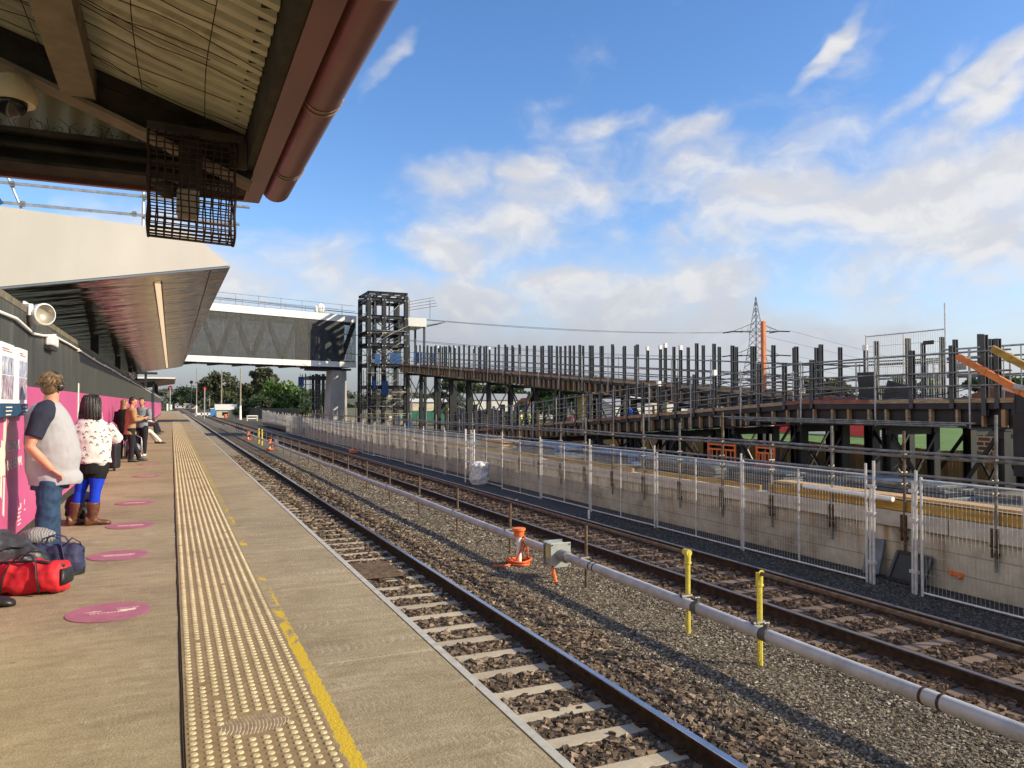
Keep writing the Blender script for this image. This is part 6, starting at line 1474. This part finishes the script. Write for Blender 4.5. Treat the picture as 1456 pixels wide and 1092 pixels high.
# -- the people farther along the platform --------------------------------------------------------------
def person(label, loc, s, face, skin, hairm, topm, botm, shoem, arms, legs, headface=None, hairlong=0, coat=0, lean=0.0, hipz=.92, vox=.016, tilt=0.0, sleeve=1.0, cap=None):
    t = thing('person',label,'person',loc,R(2.5) if loc[0] < 5 else VA); c_,s_ = math.cos(R(face)),math.sin(R(face))
    def P(fw,sd,z): return V3((fw*c_-sd*s_)*s,(fw*s_+sd*c_)*s,z*s)
    rot = Matrix.Rotation(R(face),3,'Z'); lz = lambda z: lean*(z-hipz)
    def ring(z,a,b_,n=18,o=0): return [P(lz(z)+a*math.cos(q)+o,b_*math.sin(q),z) for q in (2*math.pi*k/n for k in range(n))]
    dz = hipz-.92
    prof = [(.86,.115,.165),(.95,.115,.165),(1.10,.115,.155),(1.25,.125,.180),(1.38,.11,.185),(1.46,.075,.11)]
    b = MB(); hc = P(lz(1.62+dz)+.02,0,1.62+dz); f,l,u = head(b,hc,face if headface is None else headface,s,tilt)
    b.path([P(lz(1.40+dz),0,1.40+dz),P(lz(1.5+dz),0,1.5+dz),hc],[.065*s,.055*s,.05*s],10); b.loft([ring(z+dz,a-.02,w-.02) for z,a,w in prof])
    for sh,el,wr in arms:
        q = [P(lz(p[2])+p[0],p[1],p[2]) for p in (sh,el,wr)]; limb(b,upper_pts(*q),[x*s for x in (.055,.047,.042,.036,.027)],10); d = (q[2]-q[1]).normalized(); hand(b,q[2],d,V3(0,0,1) if abs(d.z)<.8 else P(0,1,0),.8,s)
    for hp,kn,an in legs: limb(b,[P(*hp),P(*kn),P(*[(kn[i]*.55+an[i]*.45) for i in range(3)]),P(*an)],[x*s for x in (.09,.058,.055,.036)],10)
    remeshed(b,'body',[skin],t,vox*.8,3); face_parts(t,hc,f,l,u,s)
    m = MB(); pr = [(z+dz,a+.02,w+.02) for z,a,w in prof]
    if coat: pr = [(coat+dz,.165,.20)]+pr
    m.loft([ring(*p) for p in pr])
    for sh,el,wr in arms:
        q = [P(lz(p[2])+p[0],p[1],p[2]) for p in (sh,el,wr)]; e = q[1].lerp(q[2],.9*sleeve) if sleeve > .5 else q[0].lerp(q[1],.8)
        limb(m,[q[0],q[0].lerp(q[1],.5)]+([q[1],q[1].lerp(q[2],.5),e] if sleeve > .5 else [e]),[x*s for x in (.082,.075,.068,.060,.05)][:5 if sleeve > .5 else 3],12)
    remeshed(m,'coat' if coat else 'top',[topm],t,vox,3,True,.02)
    j = MB(); j.loft([ring(z+dz,a,w) for z,a,w in ((.80,.12,.165),(.88,.13,.18),(.97,.13,.178))])
    for hp,kn,an in legs: limb(j,[P(*hp),P(*[(hp[i]+kn[i])/2 for i in range(3)]),P(*kn),P(*[(kn[i]+an[i])/2 for i in range(3)]),P(*an)],[x*s for x in (.115,.10,.08,.07,.062)],12)
    remeshed(j,'trousers',[botm],t,vox,3)
    for hp,kn,an in legs:
        q = P(*an); sm = MB(); shoe(sm,(q.x,q.y,0),face,.27*s,.046,.085); o = build(sm,'shoe',shoem,t,180,True); o.location.z = q.z-.07*s
    h = MB(); M_ = Matrix.Rotation(R(face if headface is None else headface),3,'Z'); h.ell(hc-f*.028*s+u*.048*s,.090*s,.086*s,.084*s,16,10,M_); h.ell(hc-f*.045*s-u*.015*s,.062*s,.082*s,.080*s,14,9,M_); h.ell(hc+f*.035*s+u*.085*s,.05*s,.06*s,.032*s,12,8,M_)
    if hairlong: h.ell(hc-f*.06*s-u*(.06+hairlong*.4)*s,.06*s,.085*s,(.08+hairlong*.55)*s,14,9,M_)
    remeshed(h,'hair',[hairm],t,.010,1,True,.01)
    return t,P
AH = [((0,-.20,1.40),(.03,-.26,1.12),(.30,-.12,1.18)),((0,.20,1.40),(.05,.27,1.12),(.32,.10,1.20))]     # both hands forward at chest
LW = [((0,-.09,.90),(.02,-.10,.48),(.0,-.10,.075)),((0,.09,.90),(.10,.10,.50),(.26,.10,.085))]
t,P = person('man in tan coat and dark trousers bending over his phone','%s' and (-1.0,23.0,0),1.0,12,m_skin,m_darkhair,m_tan,m_dk,m_shoeb,AH,LW,-5,0,.74,.05,tilt=.35)
mb = MB(); q = P(.42,-.02,1.24); mb.box(q.x-.06,q.x+.02,q.y-.04,q.y+.04,q.z-.008,q.z+.008); single(mb,'phone',m_black,'black phone held by the man in the tan coat','phone'); o = bpy.data.objects[-1] if False else None
ph = [x for x in bpy.data.objects if x.name.startswith('phone')][0]; ph.location = t.location; ph.rotation_euler = t.rotation_euler
AD = [((0,-.19,1.38),(.0,-.24,1.10),(.16,-.16,.95)),((0,.19,1.38),(.0,.24,1.10),(.16,.16,.95))]
LS = [((0,-.09,.90),(.02,-.10,.48),(-.02,-.10,.075)),((0,.09,.90),(.02,.10,.48),(.03,.10,.075))]
person('woman with long dark blond hair in dark clothes behind the man in the tan coat',(-1.24,24.6,0),.97,65,m_skin2,m_blond,m_blackc,m_dk,m_shoeb,AD,LS,40,.32)
person('bearded man in grey shirt and dark trousers facing the man in the tan coat',(-.80,25.4,0),1.0,-120,m_skin2,m_darkhair,cloth('blue_grey_shirt',(.22,.25,.29)),m_dk,m_whitesh,AH,LS,-110,0,sleeve=1.0)
SIT = [((0,-.09,.50),(.42,-.10,.52),(.46,-.10,.085)),((0,.09,.50),(.42,.10,.52),(.60,.12,.085))]
AS = [((0,-.19,1.0),(.08,-.24,.74),(.30,-.12,.68)),((0,.19,1.0),(.08,.24,.74),(.30,.12,.70))]
person('seated person in white trousers and pale pink top with stretched leg',(-1.17,33,0),1.0,10,m_skin2,m_darkhair,cloth('pale_pink_top',(.62,.42,.42)),m_whitesh,m_shoeb,AS,[((0,-.09,.50),(.42,-.10,.50),(.80,-.10,.085)),((0,.09,.50),(.42,.10,.52),(.70,.10,.085))],-10,0,hipz=.52)
person('seated person in white blouse farther along the hoarding',(-1.2,43,0),1.0,10,m_skin2,m_darkhair,m_whitesh,m_dk,m_shoeb,AS,SIT,-20,.1,hipz=.52)
person('seated person in navy jacket and jeans, farthest on the platform',(-1.12,46,0),1.0,5,m_skin2,m_blond,m_navy,m_navy,m_shoeb,AS,SIT,10,0,hipz=.52)
def bench(y,l,n=1):
    t = thing('bench',l,'bench',(-1.3,y,0)); mb = MB(); mb.box(-1.52,-1.05,y-.8,y+.8,.40,.44); build(mb,'seat',m_steel_post,t); mb = MB(); mb.box(-1.53,-1.50,y-.8,y+.8,.5,.9); build(mb,'backrest',m_steel_post,t)
    for q in (-.7,.7):
        for x in (-1.48,-1.1): mb = MB(); mb.box(x-.02,x+.02,y+q-.02,y+q+.02,0,.398); build(mb,'leg',m_galv,t)
bench(33,'grey metal bench under the person with white trousers'); bench(44.5,'grey metal bench under the two far seated people')
m_vest = mat('hi_vis_yellow',(.62,.62,.06),.7)
for i,(px,D,l) in enumerate(((727,52,'worker in yellow vest, left of the three under the ramp'),(740,54,'worker in yellow vest, middle of the three under the ramp'),(751,56,'worker in yellow vest, right of the three under the ramp'))):
    x,y = proj(px,0,D); person(l,(x,y,-.62),1.0,-60+50*i,m_skin2,m_white,m_vest,m_dk,m_shoeb,AD,LS,-80,0,vox=.022)
x,y = proj(815,0,50); person('worker in red and dark clothes behind the front ramp',(x,y,-.62),1.0,-90,m_skin2,m_white,m_red,m_dk,m_shoeb,AD,LS,-90,0,vox=.022)

# ------------------------------------------------------------------ bags on the platform
m_redb = mat('red_nylon',(.50,.010,.020),.72,0,.22,7,.4,18); m_navyb = mat('navy_canvas',(.022,.026,.075),.7,0,.22,9,.5,40); m_blackb = mat('black_nylon',(.014,.014,.016),.5,0,.3,9,.6,20); m_greyb = mat('worn_grey_black_vinyl',(.045,.047,.052),.45,0,.45,5,.5,16)
def softbox(mb, L, Wd, H, z0=0, n=22, pw=3.2, taper=.86, sag=.03):
    rings = []
    for k in range(13):
        x = -L/2+L*k/12; e = (1-abs(2*k/12-1)**5)**.5 if 0 < k < 12 else .35; e = max(e,.35); rg = []
        for q in range(n):
            a = 2*math.pi*q/n; ca,sa = math.cos(a),math.sin(a); cy = math.copysign(abs(ca)**(2/pw),ca)*Wd/2*e; cz = math.copysign(abs(sa)**(2/pw),sa)*H/2*(e*.25+.75)
            zz = z0+H/2+cz-(sag*math.sin(k*.9)**2 if sa > .3 else 0); cy *= 1-(1-taper)*max(0,sa); rg.append((x,cy,max(zz,z0)))
        rings.append(rg)
    mb.loft(rings)
t = thing('duffel_bag','bright red duffel bag with black end and dark straps on the platform','bag',(-1.06,7.42,.002),R(-16))
mb = MB(); softbox(mb,.62,.30,.27); remeshed(mb,'red_body',[m_redb],t,.010,2,True,.055)
mb = MB(); mb.stack([(.292,0,.075,.030,.115),(.300,0,.12,.026,.12),(.29,0,.20,.03,.09)],14); build(mb,'black_end_patch',m_blackb,t,180,True)
mb = MB(); mb.path([(-.26,-.075,.262),(-.05,-.08,.268),(.12,-.075,.266),(.30,-.05,.225)],[.012]*4,6); build(mb,'zip',m_blackb,t,180,True)
for y in (.10,-.15):
    mb = MB(); mb.path([(-.14,y*1.02,.03),(-.12,y*1.06,.16),(-.09,y*.85,.265),(-.02,y*.55,.325),(.06,y*.6,.32),(.11,y*.85,.262),(.13,y*1.06,.15),(.15,y*1.02,.03)],[.016]*8,6,True,.35); build(mb,'strap',m_blackb,t,180,True)
mb = MB(); mb.box(.296,.312,-.07,-.05,.20,.24); mb.box(.300,.316,-.075,-.055,.165,.18); build(mb,'zip_pull',m_galv,t)
t = thing('sports_bag','navy canvas sports bag with carry handles beside the red bag','bag',(-.96,8.12,.002),R(-14))
mb = MB(); softbox(mb,.50,.27,.29,0,22,3.4,.74); remeshed(mb,'navy_body',[m_navyb],t,.010,2,True,.05)
for y in (-.09,.07):
    mb = MB(); mb.path([(-.15,y*1.4,.10),(-.12,y*1.3,.24),(-.07,y*.7,.335),(.0,y*.5,.355),(.07,y*.7,.33),(.11,y*1.3,.24),(.14,y*1.4,.10)],[.015]*7,6,True,.4); build(mb,'handle',m_navyb,t,180,True)
mb = MB(); mb.path([(.10,-.10,.265),(.17,-.06,.335),(.22,-.02,.29),(.245,.0,.2)],[.014]*4,6,True,.4); build(mb,'shoulder_strap',m_navyb,t,180,True)
mb = MB(); mb.box(.02,.035,-.142,-.138,.165,.185); mb.box(.045,.06,-.142,-.138,.165,.185); build(mb,'white_emblem',m_print,t)
mb = MB(); mb.stack([(.03,0,-.0,.225,.138),(.03,0,.055,.23,.142)],24); build(mb,'dark_base',m_blackb,t,60,True)
t = thing('backpack','big black worn backpack slumped against the hoarding at the left edge','bag',(-1.30,7.95,.002),R(-10))
mb = MB(); mb.ell((-.10,.0,.20),.34,.24,.22,16,10); mb.ell((-.16,.05,.30),.20,.20,.16); mb.ell((.13,-.05,.16),.20,.18,.17); remeshed(mb,'black_body',[m_greyb],t,.012,2,True,.08)
mb = MB(); mb.path([(-.2,-.2,.1),(-.05,-.24,.25),(.08,-.2,.34),(.16,-.08,.30)],[.02]*4,6,True,.4); build(mb,'strap',m_blackb,t,180,True)
mst = MT('white_striped_knit'); v = mst.ob((1,1,1)); wv = mst.N.new('ShaderNodeTexWave'); wv.inputs['Scale'].default_value = 14; wv.inputs['Distortion'].default_value = 7; mst.L.new(v,wv.inputs['Vector']); mst.color(mst.ramp(wv.outputs[0],[(.45,(.13,.13,.135)),(.9,(.28,.275,.275))])); mst.rough(.8)
mb = MB(); mb.ell((0,0,.0),.165,.12,.085,16,10); o = remeshed(mb,'striped_bundle',[mst.m],None,.010,2,True,.04); o.location = (-1.14,8.45,.30); setp(o,'black and white striped fabric bundle on top of the bags','bundle')
t = thing('backpack','black backpack standing behind the brown boots of the woman','bag',(-1.06,11.55,.002),VA); mb = MB(); mb.ell((0,0,.19),.21,.15,.22,16,10); mb.ell((.0,-.06,.13),.18,.13,.13); remeshed(mb,'black_body',[m_blackb],t,.012,2,True,.05)
mb = MB(); mb.path([(.13,-.1,.32),(.24,-.1,.22),(.23,-.08,.06),(.14,-.08,.03)],[.018]*4,6,True,.4); build(mb,'strap',m_blackb,t,180,True)
t = thing('person_shoe','black shoe tip poking in at the left edge beside the red bag','shoe',(-1.33,7.05,.002),VA); mb = MB(); shoe(mb,(.03,0,0),8,.31,.055,.10); build(mb,'upper',m_shoeb,t,180,True)
t = thing('suitcase','small dark suitcase with upright handle by the hoarding behind the blouse','suitcase',(-1.3,20.2,0),VA); mb = MB(); mb.box(-.2,.2,-.14,.14,.06,.62); build(mb,'shell',m_blackb,t,None,True,.04)
mb = MB(); mb.path([(-.12,.1,.62),(-.12,.1,1.0),(.12,.1,1.0),(.12,.1,.62)],.012,6); build(mb,'pull_handle',m_galv,t,40,True)
for x in (-.15,.15): mb = MB(); mb.tube((x,-.1,.03),(x,-.07,.03),.03,10); build(mb,'wheel',m_black,t,40,True)
t = thing('round_helmet','silver and dark round case standing between the men','case',(-.95,24.2,0),VA); mb = MB(); mb.ell((0,0,.32),.17,.15,.15,16,10); build(mb,'shell',mat('silver_shell',(.42,.43,.45),.25,.6,.1,8),t,180,True); mb = MB(); mb.ell((0,-.03,.24),.16,.14,.11,14,9); build(mb,'dark_lower',m_black,t,180,True); mb = MB(); mb.path([(-.25,0,.02),(-.24,0,.5),(0,0,.72),(.2,0,.6),(.26,0,.02)],.014,6); build(mb,'loop_frame',m_galv,t,180,True); mb = MB(); mb.box(-.3,.26,-.12,.12,.0,.10); build(mb,'base_box',m_cream,t)
